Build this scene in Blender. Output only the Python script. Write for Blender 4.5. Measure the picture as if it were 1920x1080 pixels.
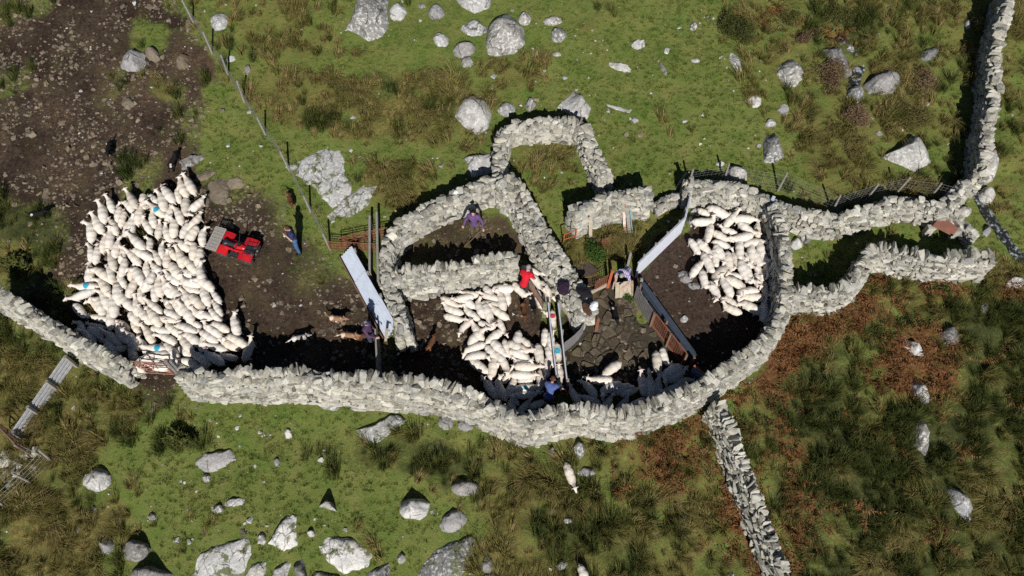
import bpy, bmesh, math, random
import numpy as np
from mathutils import Matrix, Vector, Euler

random.seed(11)
rng = np.random.default_rng(11)
SC = bpy.context.scene
COL = SC.collection
for o in list(bpy.data.objects):
    bpy.data.objects.remove(o)

# ------------------------------------------------------------------ camera, sky, sun, exposure
TILT, SLOPE, DIST, FPX = math.radians(33), math.radians(16), 27.2, 1280.0
TS = math.tan(SLOPE)
CAM = np.array([0.0, -DIST * math.sin(TILT), DIST * math.cos(TILT)])
cam_data = bpy.data.cameras.new('camera')
cam_data.sensor_width = 36.0
cam_data.lens = 24.0
cam_data.clip_end = 3000
cam = bpy.data.objects.new('camera', cam_data)
cam.location = CAM
cam.rotation_euler = (TILT, 0, 0)
COL.objects.link(cam)
SC.camera = cam

SUN_ELEV = math.radians(30.5)
SUN_AZ = math.radians(-6.0)         # light travels up the slope (+y), a little to the left
world = bpy.data.worlds.new('World')
SC.world = world
world.use_nodes = True
wn = world.node_tree
bg = wn.nodes['Background']
sky = wn.nodes.new('ShaderNodeTexSky')
sky.sky_type = 'NISHITA'
sky.sun_disc = False
sky.sun_elevation = SUN_ELEV
sky.sun_rotation = math.radians(180) + SUN_AZ
sky.altitude = 300
sky.air_density = .7
sky.dust_density = .2
wn.links.new(sky.outputs[0], bg.inputs[0])
bg.inputs[1].default_value = 0.05
sun_data = bpy.data.lights.new('sun', 'SUN')
sun_data.energy = 5.0
sun_data.angle = math.radians(0.5)
sun_data.color = (1.0, 0.965, 0.91)
sun = bpy.data.objects.new('sun', sun_data)
sd = Vector((math.sin(SUN_AZ) * math.cos(SUN_ELEV), math.cos(SUN_AZ) * math.cos(SUN_ELEV), -math.sin(SUN_ELEV)))
sun.rotation_euler = sd.to_track_quat('-Z', 'Y').to_euler()
sun.location = (0, -30, 30)
COL.objects.link(sun)
SC.view_settings.view_transform = 'Standard'
SC.view_settings.look = 'None'
SC.view_settings.gamma = 1
SC.view_settings.exposure = 0.0
SC.view_settings.use_curve_mapping = False
SC.render.engine = 'CYCLES'
SC.cycles.max_bounces = 5
SC.cycles.diffuse_bounces = 2
SC.cycles.use_denoising = False

# ------------------------------------------------------------------ measuring: photo pixel -> point on the hillside
ct, st = math.cos(TILT), math.sin(TILT)

def vnoise(x, y, seed=0):
    x = np.asarray(x, float); y = np.asarray(y, float)
    xi = np.floor(x).astype(np.int64); yi = np.floor(y).astype(np.int64)
    fx = x - xi; fy = y - yi
    fx = fx * fx * (3 - 2 * fx); fy = fy * fy * (3 - 2 * fy)
    def h(a, b):
        n = (a * 374761393 + b * 668265263 + seed * 982451653) & 0x7fffffff
        n = ((n ^ (n >> 13)) * 1274126177) & 0x7fffffff
        return ((n ^ (n >> 16)) & 0xffff) / 65535.0
    return (h(xi, yi) * (1 - fx) + h(xi + 1, yi) * fx) * (1 - fy) + (h(xi, yi + 1) * (1 - fx) + h(xi + 1, yi + 1) * fx) * fy

def fbm(x, y, seed=0, octaves=3):
    s = 0; a = 1; t = 0
    for i in range(octaves):
        s = s + a * vnoise(x * 2 ** i, y * 2 ** i, seed + i * 17); t += a; a *= 0.5
    return s / t

def relief(x, y):
    return (fbm(x * .22, y * .22, 3, 2) - .5) * .30 + (fbm(x * .9, y * .9, 8, 2) - .5) * .08

def gz(x, y):
    return np.asarray(y) * TS + relief(x, y)

def pix(u, v, h=0.0):
    """point h metres above the slope that the photo shows at pixel (u, v)"""
    a, b = (u - 960) / FPX, (540 - v) / FPX
    d = np.array([a, b * ct + st, b * st - ct])
    hh = h
    for _ in range(3):
        k = (CAM[1] * TS + hh - CAM[2]) / (d[2] - d[1] * TS)
        p = CAM + k * d
        hh = h + float(relief(p[0], p[1]))
    return p

def gpt(u, v, dz=0.0):
    p = pix(u, v)
    return np.array([p[0], p[1], float(gz(p[0], p[1])) + dz])

def to_px(x, y, z):
    rx, ry, rz = x - CAM[0], y - CAM[1], z - CAM[2]
    cy = ry * ct + rz * st
    cz = -ry * st + rz * ct
    return 960 + FPX * rx / -cz, 540 - FPX * cy / -cz

def heading(u, v, deg):
    """compass angle on the ground for a direction drawn in the picture (0 right, 90 up)"""
    a = math.radians(deg)
    p, q = pix(u, v), pix(u + 6 * math.cos(a), v - 6 * math.sin(a))
    return math.atan2(q[1] - p[1], q[0] - p[0])

# ------------------------------------------------------------------ materials
def new_mat(name):
    m = bpy.data.materials.new(name)
    m.use_nodes = True
    nt = m.node_tree
    b = nt.nodes['Principled BSDF']
    return m, nt, b

def N(nt, t, **kw):
    n = nt.nodes.new(t)
    for k, v in kw.items():
        setattr(n, k, v)
    return n

def noise(nt, vec, scale, detail=4, rough=.6):
    n = N(nt, 'ShaderNodeTexNoise')
    n.inputs['Scale'].default_value = scale
    n.inputs['Detail'].default_value = detail
    n.inputs['Roughness'].default_value = rough
    if vec is not None:
        nt.links.new(vec, n.inputs['Vector'])
    return n.outputs['Fac']

def ramp(nt, fac, stops):
    r = N(nt, 'ShaderNodeValToRGB')
    e = r.color_ramp.elements
    while len(e) < len(stops):
        e.new(.5)
    for i, (p, c) in enumerate(stops):
        e[i].position = p
        e[i].color = (*c, 1) if len(c) == 3 else c
    nt.links.new(fac, r.inputs[0])
    return r.outputs[0]

def mixc(nt, fac, a, b, mode='MIX'):
    m = N(nt, 'ShaderNodeMix', data_type='RGBA', blend_type=mode)
    for s, v in ((0, fac), (6, a), (7, b)):
        if hasattr(v, 'links'):
            nt.links.new(v, m.inputs[s])
        elif s == 0:
            m.inputs[0].default_value = v
        else:
            m.inputs[s].default_value = (*v, 1)
    return m.outputs[2]

def mathn(nt, op, a, b=0.0, clamp=False):
    m = N(nt, 'ShaderNodeMath', operation=op, use_clamp=clamp)
    for i, v in enumerate((a, b)):
        if hasattr(v, 'links'):
            nt.links.new(v, m.inputs[i])
        else:
            m.inputs[i].default_value = v
    return m.outputs[0]

def bump(nt, b, height, strength=.5, dist=.02):
    n = N(nt, 'ShaderNodeBump')
    n.inputs['Strength'].default_value = strength
    n.inputs['Distance'].default_value = dist
    nt.links.new(height, n.inputs['Height'])
    nt.links.new(n.outputs[0], b.inputs['Normal'])

MATS = {}
def plain(name, c1, c2=None, rough=.8, scale=8, metal=0.0, bmp=.3, spec=.3):
    """worn surface: two tones broken up by noise"""
    if name in MATS:
        return MATS[name]
    m, nt, b = new_mat(name)
    c2 = c2 or tuple(x * .6 for x in c1)
    tc = N(nt, 'ShaderNodeTexCoord').outputs['Object']
    f = noise(nt, tc, scale, 6, .65)
    c = ramp(nt, f, [(.35, c2), (.62, c1)])
    nt.links.new(c, b.inputs['Base Color'])
    b.inputs['Roughness'].default_value = rough
    b.inputs['Metallic'].default_value = metal
    b.inputs['Specular IOR Level'].default_value = spec
    if bmp:
        bump(nt, b, noise(nt, tc, scale * 4, 4), bmp, .01)
    MATS[name] = m
    return m

def rock_mat(name, light, dark, lichen, lichen_amt=.5, scale=1.0, sat=1.0, moss=0.0, crack=0.0):
    m, nt, b = new_mat(name)
    geo = N(nt, 'ShaderNodeNewGeometry')
    oi = N(nt, 'ShaderNodeObjectInfo')
    pos = geo.outputs['Position']
    rnd = mathn(nt, 'FRACT', mathn(nt, 'ADD', geo.outputs['Random Per Island'], oi.outputs['Random']))
    f1 = noise(nt, pos, 2.3 * scale, 8, .68)
    f2 = noise(nt, pos, 9 * scale, 6, .7)
    f3 = noise(nt, pos, 34 * scale, 3, .6)
    base = ramp(nt, f1, [(.30, dark), (.56, light)])
    tint = ramp(nt, rnd, [(0, (.36, .36, .36)), (.15, (.62, .60, .56)), (.35, (1.0, .97, .90)), (.55, (.72, .73, .75)), (.8, (1.28, 1.26, 1.22)), (1, (.52, .53, .56))])
    base = mixc(nt, 1.0, base, tint, 'MULTIPLY')
    lf = ramp(nt, f2, [(.50, (0, 0, 0)), (.60, (lichen_amt,) * 3)])
    c = mixc(nt, lf, base, lichen)
    sp = ramp(nt, f3, [(.30, (.45, .45, .44)), (.48, (1, 1, 1))])
    c = mixc(nt, .8, c, sp, 'MULTIPLY')
    if moss:
        mf = ramp(nt, noise(nt, pos, 2.4, 6, .65), [(.52, (0, 0, 0)), (.60, (moss,) * 3)])
        c = mixc(nt, mf, c, (.10, .115, .035))
    nt.links.new(c, b.inputs['Base Color'])
    b.inputs['Roughness'].default_value = .92
    b.inputs['Specular IOR Level'].default_value = .2
    h = mathn(nt, 'ADD', mathn(nt, 'MULTIPLY', f2, 1.0), mathn(nt, 'MULTIPLY', f3, .35))
    if crack:
        mp = N(nt, 'ShaderNodeMapping'); mp.inputs['Rotation'].default_value = (.4, .3, .7); mp.inputs['Scale'].default_value = (1, .45, 1)
        wp = N(nt, 'ShaderNodeMix', data_type='RGBA', blend_type='ADD'); wp.inputs[0].default_value = .35
        nz_ = N(nt, 'ShaderNodeTexNoise'); nz_.inputs['Scale'].default_value = 2.5; nz_.inputs['Detail'].default_value = 4; nt.links.new(pos, nz_.inputs['Vector'])
        nt.links.new(pos, wp.inputs[6]); nt.links.new(nz_.outputs['Color'], wp.inputs[7]); nt.links.new(wp.outputs[2], mp.inputs['Vector'])
        vo = N(nt, 'ShaderNodeTexVoronoi', feature='DISTANCE_TO_EDGE'); vo.inputs['Scale'].default_value = crack; nt.links.new(mp.outputs[0], vo.inputs['Vector'])
        ck = ramp(nt, vo.outputs['Distance'], [(.0, (.25, .24, .22)), (.035, (1, 1, 1))])
        ck = mixc(nt, ramp(nt, noise(nt, pos, 1.7, 2), [(.42, (0, 0, 0)), (.55, (1, 1, 1))]), (1, 1, 1), ck)
        c = mixc(nt, 1.0, c, ck, 'MULTIPLY')
        nt.links.new(c, b.inputs['Base Color'])
        h = mathn(nt, 'ADD', h, mathn(nt, 'MULTIPLY', ck, 1.2))
    bump(nt, b, h, .55, .04)
    MATS[name] = m
    return m

M_WALL = rock_mat('wall_stone', (.51, .49, .45), (.27, .26, .235), (.54, .535, .39), .6, 1.0)
M_BOULDER = rock_mat('boulder_stone', (.50, .49, .48), (.27, .265, .26), (.66, .66, .64), .75, .8, crack=1.1)
M_GREYROCK = rock_mat('grey_rock', (.30, .29, .29), (.16, .155, .155), (.46, .46, .45), .5, .9, crack=1.3)
M_MUDSTONE = rock_mat('mud_stone', (.235, .19, .14), (.105, .083, .062), (.29, .245, .18), .4, 1.3)
M_OUTCROP = rock_mat('outcrop_stone', (.54, .53, .52), (.32, .315, .31), (.66, .66, .64), .75, .9, moss=.9, crack=2.2)
M_SLAB = rock_mat('flag_stone', (.115, .092, .064), (.045, .04, .033), (.15, .12, .07), .45, .8, crack=2.0)

# ------------------------------------------------------------------ mesh helpers
def mesh_of(name, verts, faces, mat=None, smooth=False):
    me = bpy.data.meshes.new(name)
    me.from_pydata([tuple(map(float, v)) for v in verts], [], [tuple(map(int, f)) for f in faces])
    if mat:
        me.materials.append(mat)
    if smooth:
        me.shade_smooth()
    me.update()
    return me

def link(name, me, parent=None, loc=None, rot=None, scale=None):
    o = bpy.data.objects.new(name, me)
    COL.objects.link(o)
    if parent is not None:
        o.parent = parent
    if loc is not None:
        o.location = [float(x) for x in loc]
    if rot is not None:
        o.rotation_euler = rot
    if scale is not None:
        o.scale = scale
    return o

def tag(o, label=None, cat=None, group=None, kind=None):
    if label: o['label'] = label
    if cat: o['category'] = cat
    if group: o['group'] = group
    if kind: o['kind'] = kind
    return o

def thing(name, label, cat, loc=(0, 0, 0), rot=(0, 0, 0), group=None):
    return tag(link(name, None, None, loc, rot), label, cat, group)

class MB:
    """collects boxes, tubes and sheets for one part"""
    def __init__(s):
        s.v = []; s.f = []
    def add(s, vs, fs):
        n = len(s.v)
        s.v += [tuple(map(float, x)) for x in vs]
        s.f += [tuple(i + n for i in f) for f in fs]
        return s
    def box(s, c, size, rot=None, taper=1.0):
        sx, sy, sz = (x / 2 for x in size)
        vs = [Vector((x * sx * (taper if z > 0 else 1), y * sy * (taper if z > 0 else 1), z * sz)) for z in (-1, 1) for x, y in ((-1, -1), (1, -1), (1, 1), (-1, 1))]
        if rot is not None:
            R = rot if isinstance(rot, Matrix) else Euler(rot).to_matrix()
            vs = [R @ v for v in vs]
        vs = [v + Vector([float(q) for q in c]) for v in vs]
        return s.add(vs, [(3, 2, 1, 0), (4, 5, 6, 7), (0, 1, 5, 4), (1, 2, 6, 5), (2, 3, 7, 6), (3, 0, 4, 7)])
    def tube(s, p, q, r, n=6, r2=None):
        p, q = Vector([float(x) for x in p]), Vector([float(x) for x in q])
        d = q - p
        if d.length < 1e-6:
            return s
        d.normalize()
        a = d.orthogonal().normalized(); b = d.cross(a)
        r2 = r if r2 is None else r2
        vs = []
        for c, rr in ((p, r), (q, r2)):
            vs += [c + (a * math.cos(2 * math.pi * i / n) + b * math.sin(2 * math.pi * i / n)) * rr for i in range(n)]
        fs = [(i, (i + 1) % n, n + (i + 1) % n, n + i) for i in range(n)] + [tuple(range(n - 1, -1, -1)), tuple(range(n, 2 * n))]
        return s.add(vs, fs)
    def path(s, pts, r, n=6):
        for a, b in zip(pts[:-1], pts[1:]):
            s.tube(a, b, r, n)
        return s
    def bar(s, p, q, w, t, up=(0, 0, 1)):
        """board from p to q: w wide along up, t thick"""
        p, q, up = Vector([float(x) for x in p]), Vector([float(x) for x in q]), Vector(up)
        d = (q - p).normalized()
        side = d.cross(up).normalized(); u = side.cross(d).normalized()
        vs = []
        for c in (p, q):
            vs += [c + side * (a * t / 2) + u * (b * w / 2) for a, b in ((-1, -1), (1, -1), (1, 1), (-1, 1))]
        return s.add(vs, [(3, 2, 1, 0), (4, 5, 6, 7), (0, 1, 5, 4), (1, 2, 6, 5), (2, 3, 7, 6), (3, 0, 4, 7)])
    def sheet(s, a, b, c, d, t=.02):
        """quad a b c d given thickness t"""
        A = [Vector([float(x) for x in p]) for p in (a, b, c, d)]
        n = (A[1] - A[0]).cross(A[3] - A[0]).normalized() * t / 2
        vs = [p - n for p in A] + [p + n for p in A]
        return s.add(vs, [(3, 2, 1, 0), (4, 5, 6, 7), (0, 1, 5, 4), (1, 2, 6, 5), (2, 3, 7, 6), (3, 0, 4, 7)])
    def build(s, name, mat, parent=None, off=(0, 0, 0), smooth=False, kind=None, label=None):
        vs = np.array(s.v, float).reshape(-1, 3) - np.array([float(x) for x in off])
        o = link(name, mesh_of(name, vs, s.f, mat, smooth), parent)
        return tag(o, label, None, None, kind)

# ------------------------------------------------------------------ blended bodies (people, sheep, dogs): distance fields meshed with surface nets
def cap(a, b, ra, rb=None):
    return ('c', np.array(a, float), np.array(b, float), ra, ra if rb is None else rb)

def ell(c, r):
    return ('e', np.array(c, float), np.array(r, float))

def sd(p, X):
    if p[0] == 'c':
        _, a, b, ra, rb = p
        ab = b - a
        t = np.clip(((X - a) @ ab) / max(ab @ ab, 1e-9), 0, 1)
        return np.linalg.norm(X - a - t[..., None] * ab, axis=-1) - (ra + (rb - ra) * t)
    _, c, r = p
    q = np.linalg.norm((X - c) / r, axis=-1)
    return (q - 1) * float(np.min(r))

def bounds(p, m):
    if p[0] == 'c':
        r = max(p[3], p[4]) + m
        return np.minimum(p[1], p[2]) - r, np.maximum(p[1], p[2]) + r
    return p[1] - p[2] - m, p[1] + p[2] + m

def blob_mesh(name, prims, step, k=.03, mat=None, fuzz=0.0, cut=None, seed=0):
    lo = np.min([bounds(p, .04)[0] for p in prims], 0) - step
    hi = np.max([bounds(p, .04)[1] for p in prims], 0) + step
    n = np.ceil((hi - lo) / step).astype(int) + 1
    F = np.full(n, 1.0)
    ax = [lo[i] + step * np.arange(n[i]) for i in range(3)]
    for p in prims:
        a, b = bounds(p, max(k, .02) * 1.3 + step)
        i0 = np.clip(np.floor((a - lo) / step).astype(int), 0, n - 1)
        i1 = np.clip(np.ceil((b - lo) / step).astype(int) + 1, 1, n)
        sl = tuple(slice(i0[i], i1[i]) for i in range(3))
        X = np.stack(np.meshgrid(*[ax[i][sl[i]] for i in range(3)], indexing='ij'), -1)
        d = sd(p, X)
        cur = F[sl]
        h = np.clip(.5 + .5 * (cur - d) / k, 0, 1)
        F[sl] = cur * (1 - h) + d * h - k * h * (1 - h)
    if fuzz:
        X, Y, Z = np.meshgrid(*ax, indexing='ij')
        F = F + fuzz * (vnoise(X * 26 + Z * 13, Y * 26 - Z * 15, seed) - .5) * 2
    if cut is not None:
        X = np.stack(np.meshgrid(*ax, indexing='ij'), -1)
        F = np.maximum(F, cut(X))
    V, Q = surface_nets(F, lo, step)
    return mesh_of(name, V, Q, mat, True)

def surface_nets(F, lo, step):
    ins = F < 0
    c = np.zeros(np.array(F.shape) - 1, int)
    for i in (0, 1):
        for j in (0, 1):
            for l in (0, 1):
                c += ins[i:F.shape[0] - 1 + i, j:F.shape[1] - 1 + j, l:F.shape[2] - 1 + l]
    act = np.argwhere((c > 0) & (c < 8))
    idx = -np.ones(c.shape, int)
    idx[tuple(act.T)] = np.arange(len(act))
    acc = np.zeros((len(act), 3)); cnt = np.zeros(len(act))
    cor = [(i, j, l) for i in (0, 1) for j in (0, 1) for l in (0, 1)]
    for a in cor:
        for d in range(3):
            if a[d]:
                continue
            b = list(a); b[d] = 1
            fa = F[tuple((act + a).T)]; fb = F[tuple((act + b).T)]
            m = (fa < 0) != (fb < 0)
            t = np.where(m, fa / np.where(m, fa - fb, 1), 0)
            pt = np.tile(np.array(a, float), (len(act), 1)); pt[:, d] += t
            acc += np.where(m[:, None], pt, 0); cnt += m
    V = lo + step * (act + acc / cnt[:, None])
    Q = []
    for d in range(3):
        e1, e2 = [(1, 2), (2, 0), (0, 1)][d]
        sl0 = [slice(None)] * 3; sl1 = [slice(None)] * 3
        sl0[d] = slice(0, -1); sl1[d] = slice(1, None)
        A = ins[tuple(sl0)]; B = ins[tuple(sl1)]
        E = np.argwhere(A != B)
        E = E[(E[:, e1] > 0) & (E[:, e2] > 0) & (E[:, e1] < F.shape[e1] - 1) & (E[:, e2] < F.shape[e2] - 1)]
        u1 = np.zeros(3, int); u1[e1] = 1
        u2 = np.zeros(3, int); u2[e2] = 1
        q = np.stack([idx[tuple((E - u1 - u2).T)], idx[tuple((E - u2).T)], idx[tuple(E.T)], idx[tuple((E - u1).T)]], 1)
        flip = ~A[tuple(E.T)]
        q[flip] = q[flip][:, ::-1]
        Q.append(q)
    Q = np.concatenate(Q)
    return V, Q[(Q >= 0).all(1)]

# ------------------------------------------------------------------ ground cover zones (what grows or lies where)
GRASS, ROUGH, MUD, SOIL, BRACKEN, RUSH = range(6)
def inpoly(u, v, poly):
    r = np.zeros(u.shape, bool)
    n = len(poly)
    for i in range(n):
        (x0, y0), (x1, y1) = poly[i], poly[i - 1]
        c = ((y0 > v) != (y1 > v)) & (u < (x1 - x0) * (v - y0) / ((y1 - y0) or 1e-9) + x0)
        r ^= c
    return r

def dist_seg(u, v, a, b):
    dx, dy = b[0] - a[0], b[1] - a[1]
    t = np.clip(((u - a[0]) * dx + (v - a[1]) * dy) / max(dx * dx + dy * dy, 1e-9), 0, 1)
    return np.hypot(u - a[0] - t * dx, v - a[1] - t * dy)

def poly_mask(u, v, poly, soft):
    d = np.min([dist_seg(u, v, poly[i - 1], poly[i]) for i in range(len(poly))], 0)
    s = np.where(inpoly(u, v, poly), d, -d)
    return np.clip(.5 + s / (2 * soft), 0, 1)

def ell_mask(u, v, cx, cy, rx, ry, soft=.35):
    q = np.hypot((u - cx) / rx, (v - cy) / ry)
    return np.clip((1 + soft - q) / (2 * soft), 0, 1)

ZONES = [
    (ROUGH, [(1380, -80), (2060, -80), (2060, 380), (1500, 420), (1500, 300), (1400, 170)], 40, .5),
    (ROUGH, [(360, -60), (650, -60), (640, 90), (520, 170), (470, 200), (420, 120)], 30, .45),
    (ROUGH, (690, 205, 220, 62), .3, .75),
    (ROUGH, (820, 225, 80, 60), .4, .8),
    (ROUGH, (740, 350, 70, 45), .4, .7),
    (ROUGH, (1010, 285, 60, 50), .4, .55),
    (ROUGH, (960, 120, 50, 50), .5, .5),
    (ROUGH, (1120, 40, 30, 40), .5, .4),
    (MUD, [(-120, -100), (325, -100), (372, 40), (405, 130), (385, 200), (365, 300), (380, 345), (470, 350), (560, 420), (610, 480), (690, 560), (715, 640), (715, 730), (300, 720), (-120, 560)], 14, 1.),
    (GRASS, (280, 62, 38, 42), .35, .9),
    (ROUGH, (315, 172, 42, 24), .4, .7),
    (GRASS, [(400, 160), (470, 210), (520, 310), (500, 350), (380, 320), (375, 260)], 14, .95),
    (GRASS, (560, 395, 55, 55), .5, .6),
    (GRASS, (430, 370, 70, 30), .6, .45),
    (GRASS, (610, 500, 50, 50), .6, .42),
    (GRASS, (520, 500, 70, 40), .8, .2),
    (RUSH, (60, 430, 75, 60), .4, .8),
    (ROUGH, (40, 495, 55, 35), .4, .9),
    (ROUGH, (150, 560, 60, 25), .6, .4),
    (MUD, [(745, 530), (1010, 500), (1060, 730), (980, 790), (720, 720)], 12, 1.),
    (MUD, [(745, 500), (770, 420), (960, 390), (1000, 480), (860, 510)], 12, .75),
    (GRASS, (945, 395, 25, 12), .6, .7),
    (MUD, [(1050, 520), (1190, 520), (1310, 710), (1060, 730)], 10, 1.),
    (SOIL, [(1190, 515), (1290, 395), (1450, 420), (1485, 600), (1320, 730), (1180, 570)], 8, 1.),
    (GRASS, [(1188, 518), (1280, 432), (1288, 395), (1300, 400), (1290, 440), (1200, 530)], 6, .9),
    (GRASS, [(1070, 610), (1115, 615), (1110, 640), (1080, 660), (1070, 660)], 6, .9),
    (GRASS, [(1180, 560), (1200, 560), (1225, 600), (1215, 620), (1190, 590)], 6, .8),
    (ROUGH, [(1060, 440), (1190, 420), (1250, 400), (1180, 500), (1080, 520)], 10, .9),
    (MUD, (290, 735, 45, 35), .35, .95),
    (ROUGH, [(-80, 580), (220, 695), (300, 760), (200, 860), (260, 960), (180, 1130), (-80, 1130)], 60, .85),
    (RUSH, (60, 640, 90, 40), .5, .5),
    (ROUGH, [(1400, 790), (1480, 570), (1640, 510), (2060, 480), (2060, 1180), (1490, 1180)], 20, .95),
    (RUSH, [(1420, 800), (1500, 640), (1920, 560), (2060, 1180), (1490, 1180)], 40, .5),
    (RUSH, (1500, 800, 90, 90), .5, .8),
    (RUSH, (1640, 900, 130, 80), .5, .6),
    (RUSH, (1830, 620, 120, 80), .6, .4),
    (GRASS, (1640, 690, 70, 60), .6, .45),
    (ROUGH, [(600, 840), (880, 820), (1010, 850), (1340, 780), (1470, 1150), (880, 1150), (900, 960), (760, 890)], 25, .75),
    (RUSH, (760, 860, 150, 38), .5, .6),
    (RUSH, (1150, 990, 150, 70), .6, .5),
    (GRASS, (1200, 900, 80, 50), .6, .5),
    (RUSH, (350, 830, 38, 30), .4, .8),
    (BRACKEN, [(1490, 575), (1620, 545), (1640, 505), (1780, 520), (1740, 590), (1580, 610), (1480, 700), (1420, 760), (1365, 745), (1440, 690)], 12, .9),
    (BRACKEN, [(1310, 780), (1350, 765), (1390, 860), (1430, 990), (1455, 1080), (1410, 1080), (1370, 950)], 14, .9),
    (BRACKEN, (1260, 815, 85, 36), .5, .85),
    (BRACKEN, (1240, 885, 80, 40), .7, .55),
    (BRACKEN, (1725, 690, 75, 75), .5, .9),
    (BRACKEN, (1540, 990, 60, 30), .6, .6),
    (BRACKEN, (1470, 830, 60, 90), .7, .5),
    (RUSH, (1590, 60, 80, 50), .4, .6),
    (BRACKEN, (1450, 20, 50, 30), .5, .4),
    (BRACKEN, (1560, 60, 20, 20), .5, .5),
]

def zone_weights(x, y):
    """share of each ground cover at points on the hillside"""
    u, v = to_px(x, y, y * TS)
    wu = (fbm(x * .8, y * .8, 21, 3) - .5) * 60
    wv = (fbm(x * .8, y * .8, 22, 3) - .5) * 60
    u = u + wu; v = v + wv
    W = np.zeros(u.shape + (6,)); W[..., GRASS] = 1
    for cls, shp, soft, amt in ZONES:
        m = (poly_mask(u, v, shp, soft) if isinstance(shp, list) else ell_mask(u, v, *shp, soft)) * amt
        W *= (1 - m)[..., None]
        W[..., cls] += m
    # the cover mottles in patches of a metre or so
    mot = np.clip((fbm(x * .55, y * .55, 31, 3) - .5) * 5 + .1, -1, 1)
    sh = np.clip(mot, 0, 1) * .18 * W[..., GRASS]
    W[..., GRASS] -= sh * .6; W[..., ROUGH] += sh * .6
    m2 = np.clip((fbm(x * .7, y * .7, 41, 3) - .52) * 6, 0, 1) * .6 * W[..., ROUGH]
    W[..., ROUGH] -= m2; W[..., RUSH] += m2
    m3 = np.clip((fbm(x * .8 + 9, y * .8, 51, 3) - .50) * 6, 0, 1) * .75 * W[..., ROUGH] * np.clip((u - 1150) / 250, 0, 1) * np.clip((v - 480) / 60, 0, 1)
    W[..., ROUGH] -= m3; W[..., BRACKEN] += m3
    m5 = np.clip((fbm(x * 1.1 + 5, y * 1.1, 63, 3) - .50) * 6, 0, 1) * .55 * W[..., BRACKEN]
    W[..., BRACKEN] -= m5; W[..., RUSH] += m5 * .6; W[..., ROUGH] += m5 * .4
    m4 = np.clip((fbm(x * .45 + 3, y * .45, 57, 3) - .52) * 7, 0, 1) * .55 * W[..., MUD] * np.clip((420 - u) / 60, 0, 1)
    W[..., MUD] -= m4; W[..., GRASS] += m4 * .35; W[..., RUSH] += m4 * .65
    return W

def axis(lo, hi, step, far):
    a = list(np.arange(lo, hi + step / 2, step))
    s = step; x = a[-1]
    while x < far:
        s *= 1.35; x += s; a.append(x)
    s = step; x = a[0]; pre = []
    while x > -far:
        s *= 1.35; x -= s; pre.append(x)
    return np.array(pre[::-1] + a)

gx, gy = axis(-26, 26, .13, 420), axis(-13.5, 17, .13, 420)
GX, GY = np.meshgrid(gx, gy, indexing='ij')
W = zone_weights(GX, GY)
hum = (fbm(GX * 1.7, GY * 1.7, 61, 2) - .45) * .50
GZ = GY * TS + relief(GX, GY) + hum * (W[..., ROUGH] * .7 + W[..., RUSH] + W[..., BRACKEN] * .7) + (fbm(GX * 4.5, GY * 4.5, 71, 2) - .5) * (.07 * W[..., MUD] + .045 * W[..., SOIL] + .02)
far = np.maximum(np.abs(GX) - 40, np.abs(GY) - 40)
GZ = np.where(far > 0, GZ + np.minimum(far, 100) * .12 * (fbm(GX * .02, GY * .02, 5, 3) - .5), GZ)
nx, ny = GX.shape
I = np.arange(nx * ny).reshape(nx, ny)
gf = np.stack([I[:-1, :-1], I[1:, :-1], I[1:, 1:], I[:-1, 1:]], -1).reshape(-1, 4)
me = bpy.data.meshes.new('ground')
me.from_pydata(np.stack([GX, GY, GZ], -1).reshape(-1, 3).tolist(), [], gf.tolist())
for nm, chans in (('cover_a', (ROUGH, MUD, SOIL)), ('cover_b', (BRACKEN, RUSH, GRASS))):
    at = me.attributes.new(nm, 'FLOAT_COLOR', 'POINT')
    ar = np.ones((nx * ny, 4), np.float32)
    for i, c in enumerate(chans):
        ar[:, i] = W[..., c].reshape(-1)
    at.data.foreach_set('color', ar.reshape(-1))
me.shade_smooth()

m, nt, b = new_mat('ground_cover')
tc = N(nt, 'ShaderNodeTexCoord').outputs['Object']
fa = noise(nt, tc, 1.1, 6, .65); fb_ = noise(nt, tc, 7, 6, .7); fc = noise(nt, tc, 30, 4, .7)
mp = N(nt, 'ShaderNodeMapping'); mp.inputs['Scale'].default_value = (1, .35, 1); nt.links.new(tc, mp.inputs['Vector'])
fd = noise(nt, mp.outputs[0], 45, 3, .7)
grass_c = mixc(nt, ramp(nt, fa, [(.32, (0, 0, 0)), (.66, (1, 1, 1))]), (.100, .155, .030), (.185, .190, .056))
grass_c = mixc(nt, 1, grass_c, ramp(nt, fc, [(.30, (.62, .64, .6)), (.5, (1, 1, 1)), (.68, (1.35, 1.3, 1.2))]), 'MULTIPLY')
grass_c = mixc(nt, ramp(nt, fb_, [(.64, (0, 0, 0)), (.74, (.4, .4, .4))]), grass_c, (.19, .155, .075))
rough_c = mixc(nt, ramp(nt, fb_, [(.36, (0, 0, 0)), (.64, (1, 1, 1))]), (.080, .090, .024), (.22, .18, .065))
rough_c = mixc(nt, 1, rough_c, ramp(nt, fd, [(.3, (.35, .35, .33)), (.6, (1.25, 1.2, 1.1))]), 'MULTIPLY')
mud_c = mixc(nt, ramp(nt, fb_, [(.36, (0, 0, 0)), (.66, (1, 1, 1))]), (.026, .018, .014), (.088, .062, .045))
mud_c = mixc(nt, ramp(nt, fa, [(.48, (0, 0, 0)), (.62, (.55, .55, .55))]), mud_c, (.080, .066, .034))
mud_c = mixc(nt, 1, mud_c, ramp(nt, noise(nt, tc, .45, 4, .6), [(.36, (.62, .56, .58)), (.5, (1, 1, 1)), (.66, (1.5, 1.42, 1.3))]), 'MULTIPLY')
mud_c = mixc(nt, 1, mud_c, ramp(nt, fc, [(.32, (.5, .5, .5)), (.62, (1.35, 1.3, 1.22))]), 'MULTIPLY')
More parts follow.
